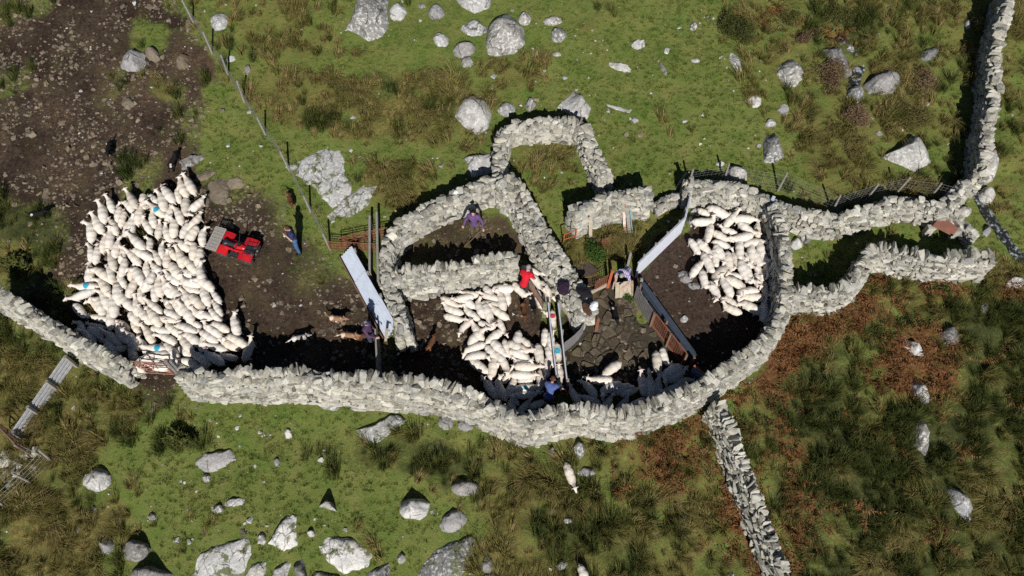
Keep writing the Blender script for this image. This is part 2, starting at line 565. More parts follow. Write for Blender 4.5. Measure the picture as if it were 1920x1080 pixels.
soil_c = mixc(nt, ramp(nt, fb_, [(.36, (0, 0, 0)), (.62, (1, 1, 1))]), (.030, .020, .015), (.076, .052, .039))
soil_c = mixc(nt, 1, soil_c, ramp(nt, fc, [(.34, (.55, .55, .55)), (.62, (1.3, 1.28, 1.25))]), 'MULTIPLY')
brk_c = mixc(nt, ramp(nt, fb_, [(.38, (0, 0, 0)), (.6, (1, 1, 1))]), (.050, .027, .012), (.22, .105, .042))
brk_c = mixc(nt, 1, brk_c, ramp(nt, fd, [(.3, (.35, .35, .35)), (.6, (1.2, 1.2, 1.2))]), 'MULTIPLY')
rush_c = mixc(nt, ramp(nt, fb_, [(.36, (0, 0, 0)), (.62, (1, 1, 1))]), (.026, .034, .011), (.085, .092, .028))
rush_c = mixc(nt, 1, rush_c, ramp(nt, fd, [(.3, (.35, .35, .35)), (.6, (1.2, 1.2, 1.2))]), 'MULTIPLY')
aa = N(nt, 'ShaderNodeAttribute', attribute_name='cover_a'); ab = N(nt, 'ShaderNodeAttribute', attribute_name='cover_b')
sa = N(nt, 'ShaderNodeSeparateColor'); nt.links.new(aa.outputs['Color'], sa.inputs[0])
sb = N(nt, 'ShaderNodeSeparateColor'); nt.links.new(ab.outputs['Color'], sb.inputs[0])
brk = mathn(nt, 'MULTIPLY', mathn(nt, 'SUBTRACT', fb_, .5), 1.6)
def sharp(w):
    return mathn(nt, 'ADD', mathn(nt, 'MULTIPLY', mathn(nt, 'SUBTRACT', mathn(nt, 'ADD', w, brk), .5), 2.2), .5, True)
c = grass_c
for w, cc in ((sa.outputs[0], rough_c), (sb.outputs[1], rush_c), (sb.outputs[0], brk_c), (sa.outputs[1], mud_c), (sa.outputs[2], soil_c)):
    c = mixc(nt, sharp(w), c, cc)
nt.links.new(c, b.inputs['Base Color'])
b.inputs['Roughness'].default_value = .95
b.inputs['Specular IOR Level'].default_value = .15
bump(nt, b, mathn(nt, 'ADD', mathn(nt, 'MULTIPLY', fb_, .9), mathn(nt, 'MULTIPLY', fc, .5)), 1.0, .06)
me.materials.append(m)
tag(link('ground', me), 'hillside of grass mud and bracken', 'ground', None, 'structure')

# ------------------------------------------------------------------ dry stone walls
def stone_variants(n, mat, pts=13, seed=1, flat=1.0):
    r = random.Random(seed); out = []
    for i in range(n):
        bm = bmesh.new()
        for _ in range(pts):
            v = Vector((r.gauss(0, 1), r.gauss(0, 1), r.gauss(0, 1))).normalized()
            m_ = max(abs(v.x), abs(v.y), abs(v.z))
            v = v / m_ * (.5 * (.55 + .45 * r.random()) + .0) + v * .12
            bm.verts.new((v.x, v.y, v.z * flat))
        for sx in (-1, 1):
            for sy in (-1, 1):
                for sz in (-1, 1):
                    if r.random() < .7:
                        bm.verts.new((sx * r.uniform(.3, .48), sy * r.uniform(.3, .48), sz * r.uniform(.28, .46) * flat))
        res = bmesh.ops.convex_hull(bm, input=bm.verts)
        bmesh.ops.delete(bm, geom=list({g for g in res['geom_interior'] + res['geom_unused'] if isinstance(g, bmesh.types.BMVert)}), context='VERTS')
        mm = bpy.data.meshes.new('stone')
        bm.to_mesh(mm); bm.free()
        mm.materials.append(mat)
        out.append(mm)
    return out

STONES = stone_variants(16, M_WALL)
ST_V = []; ST_F = []
for mm in STONES:
    ST_V.append(np.array([v.co[:] for v in mm.vertices])); ST_F.append([tuple(p.vertices) for p in mm.polygons])

def join_stones(specs, variants_v, variants_f):
    V = []; Fc = []; n = 0
    for M4, k in specs:
        A = np.array(M4)
        V.append(variants_v[k] @ A[:3, :3].T + A[:3, 3])
        Fc += [tuple(i + n for i in f) for f in variants_f[k]]
        n += len(variants_v[k])
    return np.concatenate(V), Fc

WALL_LINES = []
MAXP = 300
def wall(name, label, pts, h=1.5, wt=.55, wb=.85, cope='upright', cope_edge=0.0, seed=0, hs=None, cat='wall', mat_k=None):
    wt, wb = wt * .92, wb * .84
    """pts: the middle of the wall's top as the photo shows it"""
    r = random.Random(seed + 77)
    hs = hs or [h] * len(pts)
    P3 = []
    for (u, v), hh in zip(pts, hs):
        p = pix(u, v, hh)
        P3.append((p[0], p[1], hh))
    P3 = np.array(P3)
    # smooth resample
    seg = np.r_[0, np.cumsum(np.hypot(np.diff(P3[:, 0]), np.diff(P3[:, 1])))]
    L = seg[-1]
    n = max(int(L / .25), 2)
    ss = np.linspace(0, L, n + 1)
    line = np.stack([np.interp(ss, seg, P3[:, i]) for i in range(3)], 1)
    for _ in range(3):
        line[1:-1, :2] = .25 * line[:-2, :2] + .5 * line[1:-1, :2] + .25 * line[2:, :2]
    line[:, 2] *= 1 + .10 * (fbm(ss * .9, ss * 0 + seed, seed + 3, 2) - .5) * 2      # slumps and rises
    tan = np.gradient(line[:, :2], axis=0); tan /= np.linalg.norm(tan, axis=1)[:, None]
    nor = np.stack([-tan[:, 1], tan[:, 0]], 1)
    WALL_LINES.append((line[:, :2].copy(), wb / 2))
    base = np.array([line[n // 2, 0], line[n // 2, 1], float(gz(line[n // 2, 0], line[n // 2, 1]))])
    # core
    V = []; Fc = []
    for i in range(n + 1):
        z0 = float(gz(line[i, 0], line[i, 1])); hh = line[i, 2]
        for sgn, w, z in ((-1, wb * .33, -.25), (-1, wt * .26, hh - .22), (1, wt * .26, hh - .22), (1, wb * .33, -.25)):
            V.append((line[i, 0] + nor[i, 0] * sgn * w - base[0], line[i, 1] + nor[i, 1] * sgn * w - base[1], z0 + z - base[2]))
    for i in range(n):
        a = i * 4; c_ = a + 4
        Fc += [(a, c_, c_ + 1, a + 1), (a + 1, c_ + 1, c_ + 2, a + 2), (a + 2, c_ + 2, c_ + 3, a + 3)]
    Fc += [(0, 1, 2, 3), (n * 4 + 3, n * 4 + 2, n * 4 + 1, n * 4)]
    root = link(name, mesh_of(name, V, Fc, M_CORE), None, base)
    tag(root, label, cat, 'dry stone walls of the sheepfold', 'thing')
    specs = []          # (matrix, variant, score)
    sp = np.linspace(0, L, n + 1)
    def at(s):
        i = min(max(s / L * n, 0), n - 1e-6); k = int(i); f = i - k
        p = line[k] * (1 - f) + line[k + 1] * f
        t = tan[k] * (1 - f) + tan[k + 1] * f; t = t / np.linalg.norm(t)
        return p, t, np.array([-t[1], t[0]]), float(gz(p[0], p[1]))
    def put(pos, ang, size, tiltx, score, roll=0.0):
        R = Matrix.Rotation(ang, 4, 'Z') @ Matrix.Rotation(tiltx, 4, 'X') @ Matrix.Rotation(roll, 4, 'Y')
        M4 = Matrix.Translation(Vector((pos[0] - base[0], pos[1] - base[1], pos[2] - base[2]))) @ R @ Matrix.Diagonal((size[0], size[1], size[2], 1))
        specs.append((M4, r.randrange(len(STONES)), score * (.8 + .4 * r.random())))
    for side in (-1, 1):
        z = .0
        while z < max(line[:, 2]) - .12:
            rh = r.choice((.08, .10, .13, .17, .23)) * r.uniform(.9, 1.1)
            s = -r.random() * .2
            while s < L:
                ln = r.choice((.13, .18, .24, .32, .48)) * r.uniform(.85, 1.15) * (1.2 if z < .3 else 1)
                p, t, nn, z0 = at(s + ln / 2)
                if z < p[2] - .10:
                    fr = (z + rh / 2) / p[2]
                    w = (wb + (wt - wb) * fr) / 2
                    d = r.uniform(.2, .34)
                    off = side * (w - d / 2 + r.uniform(-.06, .05))
                    pos = (p[0] + nn[0] * off, p[1] + nn[1] * off, z0 + z + rh / 2)
                    out = np.array([nn[0] * side, nn[1] * side, .25])
                    view = CAM - np.array(pos)
                    fac = float(out @ view / np.linalg.norm(view))
                    put(pos, math.atan2(t[1], t[0]) + r.gauss(0, .14), (ln * 1.03, d, rh * 1.08), r.gauss(0, .16), max(fac, 0) * ln * rh * 10 + (.02 if fac > 0 else 0), r.gauss(0, .08))
                s += ln * .97
            z += rh * .93
    for e in (0, 1):                 # wall ends
        p, t, nn, z0 = at(L if e else 0)
        z = .0
        while z < p[2] - .1:
            rh = r.uniform(.12, .2); fr = z / p[2]; w = (wb + (wt - wb) * fr)
            for q in (-.27, .27):
                pos = (p[0] + nn[0] * q * w, p[1] + nn[1] * q * w, z0 + z + rh / 2)
                put(pos, math.atan2(nn[1], nn[0]) + r.gauss(0, .1), (w * .52, .34, rh * 1.15), 0, .3)
            z += rh * .95
    s = 0.0                          # the top: rubble fill, then the coping
    while s < L:
        ln = r.uniform(.13, .30)
        p, t, nn, z0 = at(s + ln / 2)
        a = math.atan2(t[1], t[0])
        na = max(2, int(round(wt / .24)))
        for q in range(na):
            o_ = ((q + .5) / na - .5) * wt + r.uniform(-.04, .04)
            put((p[0] + nn[0] * o_, p[1] + nn[1] * o_, z0 + p[2] - .11 + r.uniform(-.05, .07)), a + r.uniform(-.6, .6), (ln * 1.12, wt / na * 1.12, r.uniform(.10, .24)), r.gauss(0, .2), .75, r.gauss(0, .2))
        s += ln
    if cope:
        s = 0.0
        while s < L:
            p, t, nn, z0 = at(s)
            up_ = cope == 'upright' and float(vnoise(s * .8, seed * 3.1, 9)) > .30
            th = r.choice((.06, .09, .12, .17, .24)) * r.uniform(.85, 1.15) if up_ else r.uniform(.14, .36)
            p, t, nn, z0 = at(s + th / 2)
            a = math.atan2(t[1], t[0])
            if r.random() < .90:
                if up_:
                    wd = wt * r.uniform(.45, 1.0); hh = r.uniform(.14, .44)
                    o_ = cope_edge * wt + r.uniform(-.06, .06)
                    put((p[0] + nn[0] * o_, p[1] + nn[1] * o_, z0 + p[2] + hh * .22), a + r.gauss(0, .2), (th * 1.05, wd, hh), r.gauss(0, .16), 1.5, r.gauss(0, .32))
                else:
                    o_ = r.uniform(-.3, .3) * wt
                    put((p[0] + nn[0] * o_, p[1] + nn[1] * o_, z0 + p[2] + .04), a + r.uniform(-.8, .8), (th * 1.3, r.uniform(.2, .36), r.uniform(.13, .24)), r.gauss(0, .2), 1.4, r.gauss(0, .2))
            s += th * .98
    specs.sort(key=lambda q: -q[2])
    for M4, k, _ in specs[:MAXP]:
        o = bpy.data.objects.new('stone', STONES[k])
        COL.objects.link(o); o.parent = root; o.matrix_basis = M4
    rest = [(M4, k) for M4, k, _ in specs[MAXP:]]
    if rest:
        V, Fc = join_stones(rest, ST_V, ST_F)
        tag(link('stone_fill', mesh_of('stone_fill', V, Fc, M_WALL), root), None, None, None, 'stuff')
    return root

M_CORE = plain('wall_core', (.16, .15, .13), (.08, .075, .065), .95, 5)
wall('dry_stone_wall', 'lichened stone wall at lower left, running from the picture edge to the rusty gate',
     [(-20, 542), (0, 553), (50, 582), (100, 614), (150, 645), (190, 665), (220, 680)], 1.45, .5, .85, 'upright', .1, 1)
wall('dry_stone_wall', 'long stone wall along the bottom of the yards, right of the rusty gate',
     [(338, 699), (400, 705), (480, 707), (560, 704), (640, 714), (720, 719), (800, 724), (880, 744), (930, 763), (970, 790), (1005, 790), (1062, 772)], 1.7, .55, .92, 'upright', .3, 2)
wall('dry_stone_wall', 'curved stone wall enclosing the right-hand pens, with a spur wall joining its outside',
     [(1078, 772), (1115, 771), (1160, 784), (1210, 770), (1260, 751), (1300, 735), (1345, 706), (1400, 668), (1440, 640), (1464, 606), (1474, 570), (1476, 530), (1474, 490), (1470, 450), (1463, 415), (1452, 392)], 1.6, .55, .85, 'upright', .2, 3, hs=[1.7, 1.7, 1.65, 1.65, 1.65, 1.65, 1.65, 1.6, 1.6, 1.6, 1.6, 1.6, 1.5, 1.4, 1.2, 1.1])
wall('dry_stone_wall', 'rubble stone wall below the wire fence, top side of the right-hand sheep pen',
     [(1290, 349), (1340, 348), (1395, 358), (1440, 374), (1480, 390), (1520, 404), (1560, 414), (1600, 404), (1640, 388), (1690, 376), (1740, 380), (1770, 388)], 1.0, .6, .95, 'rubble', 0, 4)
wall('dry_stone_wall', 'short broken stone wall joining the fence wall to the tall boundary wall at right',
     [(1768, 388), (1785, 375), (1803, 358), (1812, 345)], .9, .6, .9, 'rubble', 0, 5)
wall('dry_stone_wall', 'tall boundary wall of stacked stones running up the right edge, long dark shadow beside it',
     [(1897, -30), (1889, 10), (1877, 50), (1866, 95), (1869, 140), (1865, 180), (1855, 225), (1851, 270), (1842, 325)], 1.3, .6, .66, 'upright', 0, 6)
wall('dry_stone_wall', 'bent stone wall below the dark grassy passage, right of the sheep pens',
     [(1496, 545), (1530, 548), (1572, 549), (1603, 532), (1622, 498), (1640, 462), (1690, 473), (1750, 484), (1810, 486), (1856, 484)], 1.2, .55, .9, 'upright', .25, 7)
wall('dry_stone_wall', 'narrow stone spur wall running down to the bottom edge through rusty bracken',
     [(1350, 757), (1368, 800), (1390, 860), (1412, 920), (1434, 980), (1457, 1040), (1480, 1100)], 1.35, .5, .85, 'upright', 0, 8)
wall('dry_stone_wall', 'curved stone wall round the small pen where a person in purple stands',
     [(757, 628), (752, 600), (744, 570), (733, 543), (725, 512), (722, 482), (727, 455), (743, 428), (768, 405), (805, 385), (855, 364), (905, 345), (940, 332)], 1.15, .55, .95, 'rubble', 0, 9)
wall('dry_stone_wall', 'stone cross wall with spiky upright coping above the middle flock',
     [(742, 517), (790, 514), (850, 505), (910, 494), (962, 485)], 1.3, .5, .85, 'upright', .3, 10)
wall('dry_stone_wall', 'broad diagonal stone wall with coats lying on its lower end',
     [(948, 338), (975, 362), (995, 402), (1017, 445), (1046, 492), (1080, 542), (1100, 580)], 1.3, .95, 1.25, 'rubble', 0, 11)
wall('dry_stone_wall', 'low stone wall bending round the left and top of the grassy enclosure at top centre',
     [(937, 322), (938, 290), (937, 258), (952, 234), (1000, 230), (1050, 227), (1088, 233)], .95, .6, .85, 'upright', .1, 12)
wall('dry_stone_wall', 'low stone wall down the right side of the grassy enclosure at top centre',
     [(1096, 238), (1105, 268), (1119, 298), (1136, 330)], .95, .6, .85, 'rubble', 0, 13)
wall('dry_stone_wall', 'short detached stone wall with boards leaning on it, left of the white panels',
     [(1078, 394), (1112, 376), (1150, 365), (1190, 360), (1216, 359)], 1.35, .6, 1.0, 'rubble', 0, 14)
wall('dry_stone_wall', 'collapsed knee-high wall remnant between the short wall and the white panels',
     [(1232, 386), (1252, 378), (1268, 370)], .35, .5, .7, 'rubble', 0, 15)
wall('dry_stone_wall', 'tumbled stones closing the passage beside the rusty metal sheet',
     [(1790, 398), (1802, 412), (1814, 428), (1826, 440)], .5, .45, .7, 'rubble', 0, 16)

# ------------------------------------------------------------------ boulders and outcrops
ROCK_SPOTS = []
def ellipse_pts(cx, cy, rx, ry, rot=0, n=11, seed=0):
    r = random.Random(seed)
    out = []
    for i in range(n):
        a = 2 * math.pi * i / n + r.uniform(-.15, .15)
        q = r.uniform(.86, 1.1)
        x, y = rx * q * math.cos(a), ry * q * math.sin(a)
        c_, s_ = math.cos(math.radians(rot)), math.sin(math.radians(rot))
        out.append((cx + x * c_ + y * s_, cy - x * s_ + y * c_) if True else None)
    return out

def boulder(name, label, outline, h, mat, seed, group='boulders lying in the grass', cat='boulder', planes=5, rough=.05, steep=3.5):
    r = random.Random(seed)
    if isinstance(outline, tuple):
        outline = ellipse_pts(*outline, seed=seed)
    pts = np.array([pix(u, v, h * .35)[:2] for u, v in outline])
    c0 = pts.mean(0)
    # resample the outline evenly
    n = 44
    cl = np.vstack([pts, pts[:1]])
    sg = np.r_[0, np.cumsum(np.linalg.norm(np.diff(cl, axis=0), axis=1))]
    tt = np.linspace(0, sg[-1], n, endpoint=False)
    ring = np.stack([np.interp(tt, sg, cl[:, i]) for i in range(2)], 1) - c0
    R = np.linalg.norm(ring, axis=1).mean()
    ROCK_SPOTS.append((c0[0], c0[1], R * .9))
    pl = []
    for i in range(planes):
        a = r.uniform(0, 2 * math.pi); g = r.uniform(.1, .75) * h / max(R, .1)
        pl.append((math.cos(a) * g, math.sin(a) * g, h * r.uniform(.7, 1.05)))
    rings = [1.04, 1.0, .95, .88, .79, .68, .56, .43, .30, .16]
    V = []
    ox, oy = r.uniform(0, 90), r.uniform(0, 90)
    z0 = float(gz(c0[0], c0[1]))
    def zz(x, y, q):
        top = min(a * x + b_ * y + c_ for a, b_, c_ in pl)
        z = top * (1 - q ** steep) if q < 1 else -.0
        return z
    for k, q in enumerate(rings):
        for i in range(n):
            x, y = ring[i] * q
            nz = float(fbm((x + ox) * 2.6 / max(R, .3), (y + oy) * 2.6 / max(R, .3), seed, 3)) - .5
            n2 = float(vnoise((x + ox) * 14, (y + oy) * 14, seed + 5)) - .5
            jag = .40 if h < .3 else .16
            x2 = x * (1 + jag * nz + .05 * n2); y2 = y * (1 + jag * nz + .05 * n2)
            z = max(zz(x, y, min(q, 1.0)), .0) + (nz * h * rough * 2 + n2 * .02) * (0 if k == 0 else 1) * (1 - q * .5)
            slope_z = (y2) * TS
            if k == 0:
                z = -.35
            V.append((x2, y2, z + slope_z))
    V.append((0, 0, max(zz(0, 0, 0), 0)))
    Fc = []
    for k in range(len(rings) - 1):
        for i in range(n):
            a, b_ = k * n + i, k * n + (i + 1) % n
            Fc.append((a, b_, b_ + n, a + n))
    last = (len(rings) - 1) * n
    Fc += [(last + i, last + (i + 1) % n, len(V) - 1) for i in range(n)]
    return tag(link(name, mesh_of(name, V, Fc, mat, h > .28), None, (c0[0], c0[1], z0)), label, cat, group)

BL, GR = M_BOULDER, M_GREYROCK
ROCKS = [
    ([(645, 45), (660, 15), (676, -25), (726, -25), (727, 40), (712, 60), (690, 66), (668, 52)], .9, BL, 'large white boulder cut by the top edge, farthest left of the top centre group'),
    ((745, 20, 16, 16, 0), .35, BL, 'small cracked boulder right beside the large one at the top edge'),
    ((817, 20, 18, 14, 0), .45, GR, 'rounded grey boulder between the two top-edge boulders'),
    ((790, 10, 9, 5, 0), .15, GR, 'small flat grey stone left of the rounded grey boulder'),
    ([(845, -20), (925, -20), (918, 8), (890, 18), (866, 6)], .6, BL, 'white boulder mostly cut off by the top edge, above the tall boulder'),
    ([(910, 72), (915, 40), (935, 20), (955, 11), (984, 42), (986, 75), (962, 92), (930, 97), (912, 92)], .85, BL, 'tall white boulder with a dark shadow edge, biggest at top centre'),
    ((887, 50, 27, 14, 0), .35, BL, 'flat oval pale boulder left of the tall white one'),
    ((827, 72, 16, 13, -25), .3, BL, 'squarish grey stone lying alone below the oval boulder'),
    ((868, 90, 23, 13, 12), .45, GR, 'rounded grey boulder with a smaller stone touching it below'),
    ((876, 113, 13, 11, 0), .25, GR, 'small pinkish stone just under the rounded grey boulder'),
    ((984, 32, 13, 12, 0), .35, BL, 'round pale stone at the upper right of the tall white boulder'),
    ((1037, 37, 19, 8, 5), .3, BL, 'long narrow pale stone above a triangular one'),
    ((1048, 62, 15, 14, 0), .4, BL, 'triangular pale stone below the long narrow one'),
    ((1044, 101, 9, 4, 0), .1, BL, 'small flat white stone in rough grass below the triangular stone'),
    ([(849, 212), (856, 185), (884, 172), (915, 185), (921, 205), (915, 232), (895, 248), (873, 238)], .75, BL, 'round split boulder standing alone above left of the grassy enclosure'),
    ((950, 203, 17, 13, 15), .35, BL, 'small pale boulder just above the corner of the grassy enclosure'),
    ((994, 195, 10, 11, 0), .25, BL, 'little pale stone between two boulders above the enclosure wall'),
    ([(1045, 196), (1075, 165), (1092, 175), (1109, 196), (1104, 216), (1088, 220)], .5, BL, 'slanted square boulder against the top right corner of the enclosure'),
    ((1197, 82, 14, 10, 10), .15, BL, 'diamond-shaped white slab alone on short grass at top centre'),
    ((1163, 124, 23, 8, -12), .15, BL, 'long thin white slab in short grass below the diamond slab'),
    ((1245, 130, 4, 17, 30), .1, GR, 'thin brownish stone sliver in short grass'),
    ((1250, 94, 6, 6, 0), .12, BL, 'tiny round white stone near the stone sliver'),
    ((1300, 48, 7, 8, 0), .15, BL, 'small pointed white stone left of the gorse bush'),
    ((1380, 115, 9, 22, 28), .2, BL, 'wedge-shaped white stone just below the gorse bush'),
    ((1417, 188, 12, 13, 0), .2, BL, 'broken white stone in grass right of the wedge-shaped one'),
    ((1305, 113, 9, 4, 0), .1, BL, 'small white chip of rock in the middle of the short grass'),
    ((1160, 203, 24, 3, -18), .1, BL, 'thin buried edge of white rock right of the enclosure'),
    ((1190, 224, 7, 6, 0), .12, GR, 'small grey stone right of the thin rock edge'),
    ((1485, 130, 26, 26, 0), .5, BL, 'round cracked boulder with pale streaks near the upper stream'),
    ([(1540, 86), (1570, 81), (1590, 98), (1607, 133), (1588, 140), (1573, 118), (1550, 102)], .6, GR, 'dark wet boulder hanging over the stream'),
    ((1658, 150, 37, 19, 5), .75, GR, 'broad grey boulder at the right bank of the upper stream'),
    ((1607, 172, 18, 17, 0), .5, BL, 'pale lumpy boulder at the foot of the little waterfall'),
    ((1595, 89, 8, 7, 0), .2, BL, 'small white stone above the dark wet boulder'),
    ((1743, 98, 24, 11, 22), .3, GR, 'smooth grey oval boulder alone in rough grass at upper right'),
    ((1815, 45, 7, 9, 0), .2, BL, 'small pale stone near the top of the boundary wall'),
    ([(1653, 288), (1690, 271), (1712, 247), (1742, 272), (1750, 300), (1720, 313)], .7, BL, 'large pointed white boulder left of the boundary wall'),
    ([(1432, 252), (1455, 240), (1473, 290), (1455, 300), (1435, 299)], .5, BL, 'upright blocky boulder above the wire fence'),
    ((1445, 230, 11, 8, -20), .25, BL, 'small stone resting at the top of the blocky boulder'),
    ((1383, 322, 22, 18, 0), .55, BL, 'grey white boulder just behind the wire fence'),
    ((1350, 306, 8, 5, 0), .15, BL, 'little white stone left of the boulder behind the wire fence'),
    ((1470, 205, 11, 14, -20), .12, GR, 'flat lilac grey stone right of the short grass'),
    ((410, 38, 20, 16, 20), .3, BL, 'four-sided white boulder close to the wire fence at top left'),
    ((248, 110, 27, 18, 20), .5, GR, 'grey boulder half in grass within the stony mud at top left'),
    ((284, 100, 16, 12, -30), .35, M_MUDSTONE, 'brown split rock right of the grey boulder in the mud'),
    ((340, 111, 14, 16, 0), .35, M_MUDSTONE, 'tan rounded rock in dark mud beside the wire fence'),
    ((353, 46, 6, 18, -8), .2, M_MUDSTONE, 'narrow tan rock standing in mud by the wire fence'),
    ((238, 193, 13, 11, 0), .2, M_MUDSTONE, 'tan angular rock in the middle of the stony mud'),
    ((432, 110, 12, 6, 15), .15, BL, 'small white stone on grass right of the fence, upper of two'),
    ((463, 127, 6, 10, 0), .2, GR, 'small upright stone right of the fence, lower of two'),
    ([(335, 300), (360, 290), (384, 286), (380, 296), (358, 312), (340, 316)], .25, GR, 'pale flat rock behind the topmost sheep of the big flock'),
    ([(386, 340), (424, 326), (428, 350), (424, 382), (404, 384), (390, 364)], .12, M_MUDSTONE, 'flat brownish outcrop slab right of the big flock, largest of four'),
    ([(362, 384), (378, 365), (396, 368), (390, 390), (376, 402), (364, 398)], .15, M_MUDSTONE, 'flat brownish slab touching the big flock below the largest slab'),
    ((441, 342, 17, 12, 10), .1, M_MUDSTONE, 'flat brownish slab at the right end of the outcrop'),
    ((372, 356, 10, 9, 0), .12, M_MUDSTONE, 'small rounded slab between the flock and the largest slab'),
    ((384, 328, 22, 9, 25), .12, M_MUDSTONE, 'long flat slab at the upper edge of the outcrop'),
    ([(540, 312), (568, 300), (598, 278), (640, 276), (648, 322), (655, 340), (610, 350), (575, 345)], .14, M_OUTCROP, 'white flat outcrop right of the wire fence, upper slab'),
    ([(585, 345), (612, 334), (660, 336), (664, 368), (622, 392)], .13, M_OUTCROP, 'white flat outcrop right of the wire fence, middle slab'),
    ([(614, 404), (640, 378), (682, 346), (704, 350), (696, 380), (658, 408), (620, 418)], .11, M_OUTCROP, 'long white outcrop strip pointing to the rusty hurdles'),
    ([(869, 292), (920, 284), (928, 318), (884, 328)], .4, BL, 'flat square slab set against the outside of the round pen wall'),
    ([(666, 806), (700, 796), (735, 775), (762, 786), (740, 808), (706, 830), (680, 828)], .25, M_OUTCROP, 'long tapering grey slab below the long stone wall'),
    ([(362, 868), (385, 848), (432, 842), (440, 860), (405, 882), (375, 882)], .25, GR, 'long grey slab alone on grass at lower left'),
    ((775, 950, 31, 21, 0), .75, BL, 'squat block boulder casting a large black shadow at bottom centre'),
    ([(595, 948), (612, 935), (624, 942), (630, 957), (608, 951)], .55, BL, 'small pyramid-shaped rock casting a pointed shadow'),
    ((870, 912, 30, 15, 0), .45, GR, 'mottled grey boulder right of the block boulder'),
    ((850, 975, 29, 20, 30), .35, GR, 'slanting grey boulder below the mottled one'),
    ([(503, 1018), (522, 985), (540, 965), (555, 968), (556, 1020), (530, 1032)], .25, M_OUTCROP, 'smooth grey slab standing on end at bottom left of centre'),
    ([(345, 1100), (375, 1035), (420, 1018), (472, 1000), (482, 1030), (450, 1100)], .22, M_OUTCROP, 'wide grey slab at the bottom edge, leftmost of the slab group'),
    ([(595, 1022), (618, 1006), (665, 1010), (702, 1040), (690, 1060), (645, 1078), (612, 1050)], .28, M_OUTCROP, 'cracked pale outcrop at the bottom edge left of the big split slab'),
    ([(762, 1100), (800, 1040), (850, 1012), (888, 1004), (892, 1040), (850, 1100)], .28, M_OUTCROP, 'big split grey slab at the bottom edge, rightmost of the slab group'),
    ([(503, 1092), (510, 1068), (540, 1050), (545, 1062), (525, 1100)], .25, BL, 'narrow pale slab below the slab standing on end'),
    ([(548, 1060), (566, 1040), (578, 1092), (556, 1100)], .35, GR, 'thin grey slab tilted on edge near the bottom edge'),
    ([(690, 1072), (730, 1050), (734, 1095), (680, 1100)], .3, BL, 'low pale slab cut by the bottom edge'),
    ([(235, 1100), (245, 1066), (280, 1058), (320, 1073), (338, 1105)], .65, GR, 'dark boulder cut by the bottom edge at lower left'),
    ((252, 1030, 26, 22, 0), .5, GR, 'grey boulder above the dark one at lower left'),
    ((198, 1022, 16, 20, 10), .4, GR, 'grey boulder left of its neighbour at lower left'),
    ((178, 896, 28, 24, 10), .45, BL, 'pale rounded boulder in rough grass at lower left'),
    ((1100, 885, 18, 10, -5), .2, GR, 'grey stone beside the lone sheep below the wall'),
    ((1086, 842, 13, 17, 0), .35, BL, 'pale stone at the foot of the wall by the drain gap'),
    ((1034, 848, 8, 11, 0), .2, GR, 'small grey stone at the wall foot above the lone sheep'),
    ((835, 788, 16, 17, 0), .3, GR, 'grey stone jutting from the wall foot, left of two'),
    ((872, 797, 15, 11, 0), .25, GR, 'grey stone jutting from the wall foot, right of two'),
    ((622, 762, 26, 7, -5), .2, BL, 'flat white stone at the foot of the long wall'),
    ((1785, 625, 21, 18, -20), .5, GR, 'rounded purple-grey boulder in bracken at right'),
    ((1716, 649, 27, 11, -35), .5, BL, 'slanting white rock left of the purple-grey boulder'),
    ((1729, 734, 14, 29, 32), .5, BL, 'slanting pale rock in the middle of the right-hand bracken'),
    ((1730, 812, 16, 38, 16), .5, BL, 'tall pale rock lowest but one on the right'),
    ((1811, 945, 15, 48, 38), .55, BL, 'long white rock at the lower right, farthest down'),
    ([(560, 1100), (590, 1070), (640, 1082), (650, 1110)], .22, M_OUTCROP, 'pale low slab at the bottom edge between the tilted slab and the outcrop'),
    ([(890, 1100), (900, 1078), (930, 1076), (940, 1105)], .2, M_OUTCROP, 'small pale slab at the bottom edge right of the split slab'),
    ([(455, 1090), (470, 1058), (498, 1052), (500, 1095)], .18, M_OUTCROP, 'low pale slab at the bottom edge right of the wide grey slab'),
    ((1848, 574, 9, 12, -20), .2, BL, 'small pale rock near the right edge below the walls'),
    ((440, 941, 22, 8, 8), .15, BL, 'flat white stone left of the pyramid-shaped rock'),
    ((408, 953, 13, 9, 0), .25, BL, 'small pale stone left of the flat white one'),
    ((386, 896, 8, 8, 0), .2, GR, 'small grey stone just below the lone grey slab'),
    ((285, 968, 9, 7, 0), .2, GR, 'small grey stone in short grass at lower left'),
    ((540, 813, 7, 11, 20), .15, BL, 'little white stone in grass below the long wall'),
    ((518, 866, 6, 8, 0), .15, GR, 'little grey stone in grass left of the rushes'),
    ((602, 862, 7, 6, 0), .15, BL, 'tiny pale stone in grass by the rushes'),
    ((1039, 955, 8, 9, 0), .2, GR, 'grey stone among rushes below the lone sheep'),
    ((1065, 976, 9, 6, 0), .15, BL, 'pale stone among rushes, lower of two'),
    ((1053, 1058, 12, 9, 30), .2, GR, 'grey stone left of the sheep cut by the bottom edge'),
    ((912, 1056, 14, 20, 0), .3, GR, 'narrow grey rock near the bottom edge right of the split slab'),
    ((583, 1000, 8, 7, 0), .2, BL, 'small white stone above the cracked outcrop'),
    ((752, 1046, 9, 10, 0), .2, BL, 'small white stone left of the split slab'),
    ((490, 1010, 10, 12, 0), .2, BL, 'small white stone between the two big bottom slabs'),
    ([(1860, 268), (1874, 270), (1878, 300), (1870, 330), (1848, 342), (1822, 330), (1826, 312), (1850, 300)], .9, BL, 'big smooth block ending the boundary wall at right'),
    ((1852, 366, 17, 19, -20), .5, BL, 'pale boulder beside the stream below the boundary wall'),
    ((1810, 393, 16, 10, 0), .35, BL, 'pale squared stone at the end of the fence wall'),
    ((1792, 403, 9, 7, 0), .3, GR, 'grey stone left of the squared stone by the passage'),
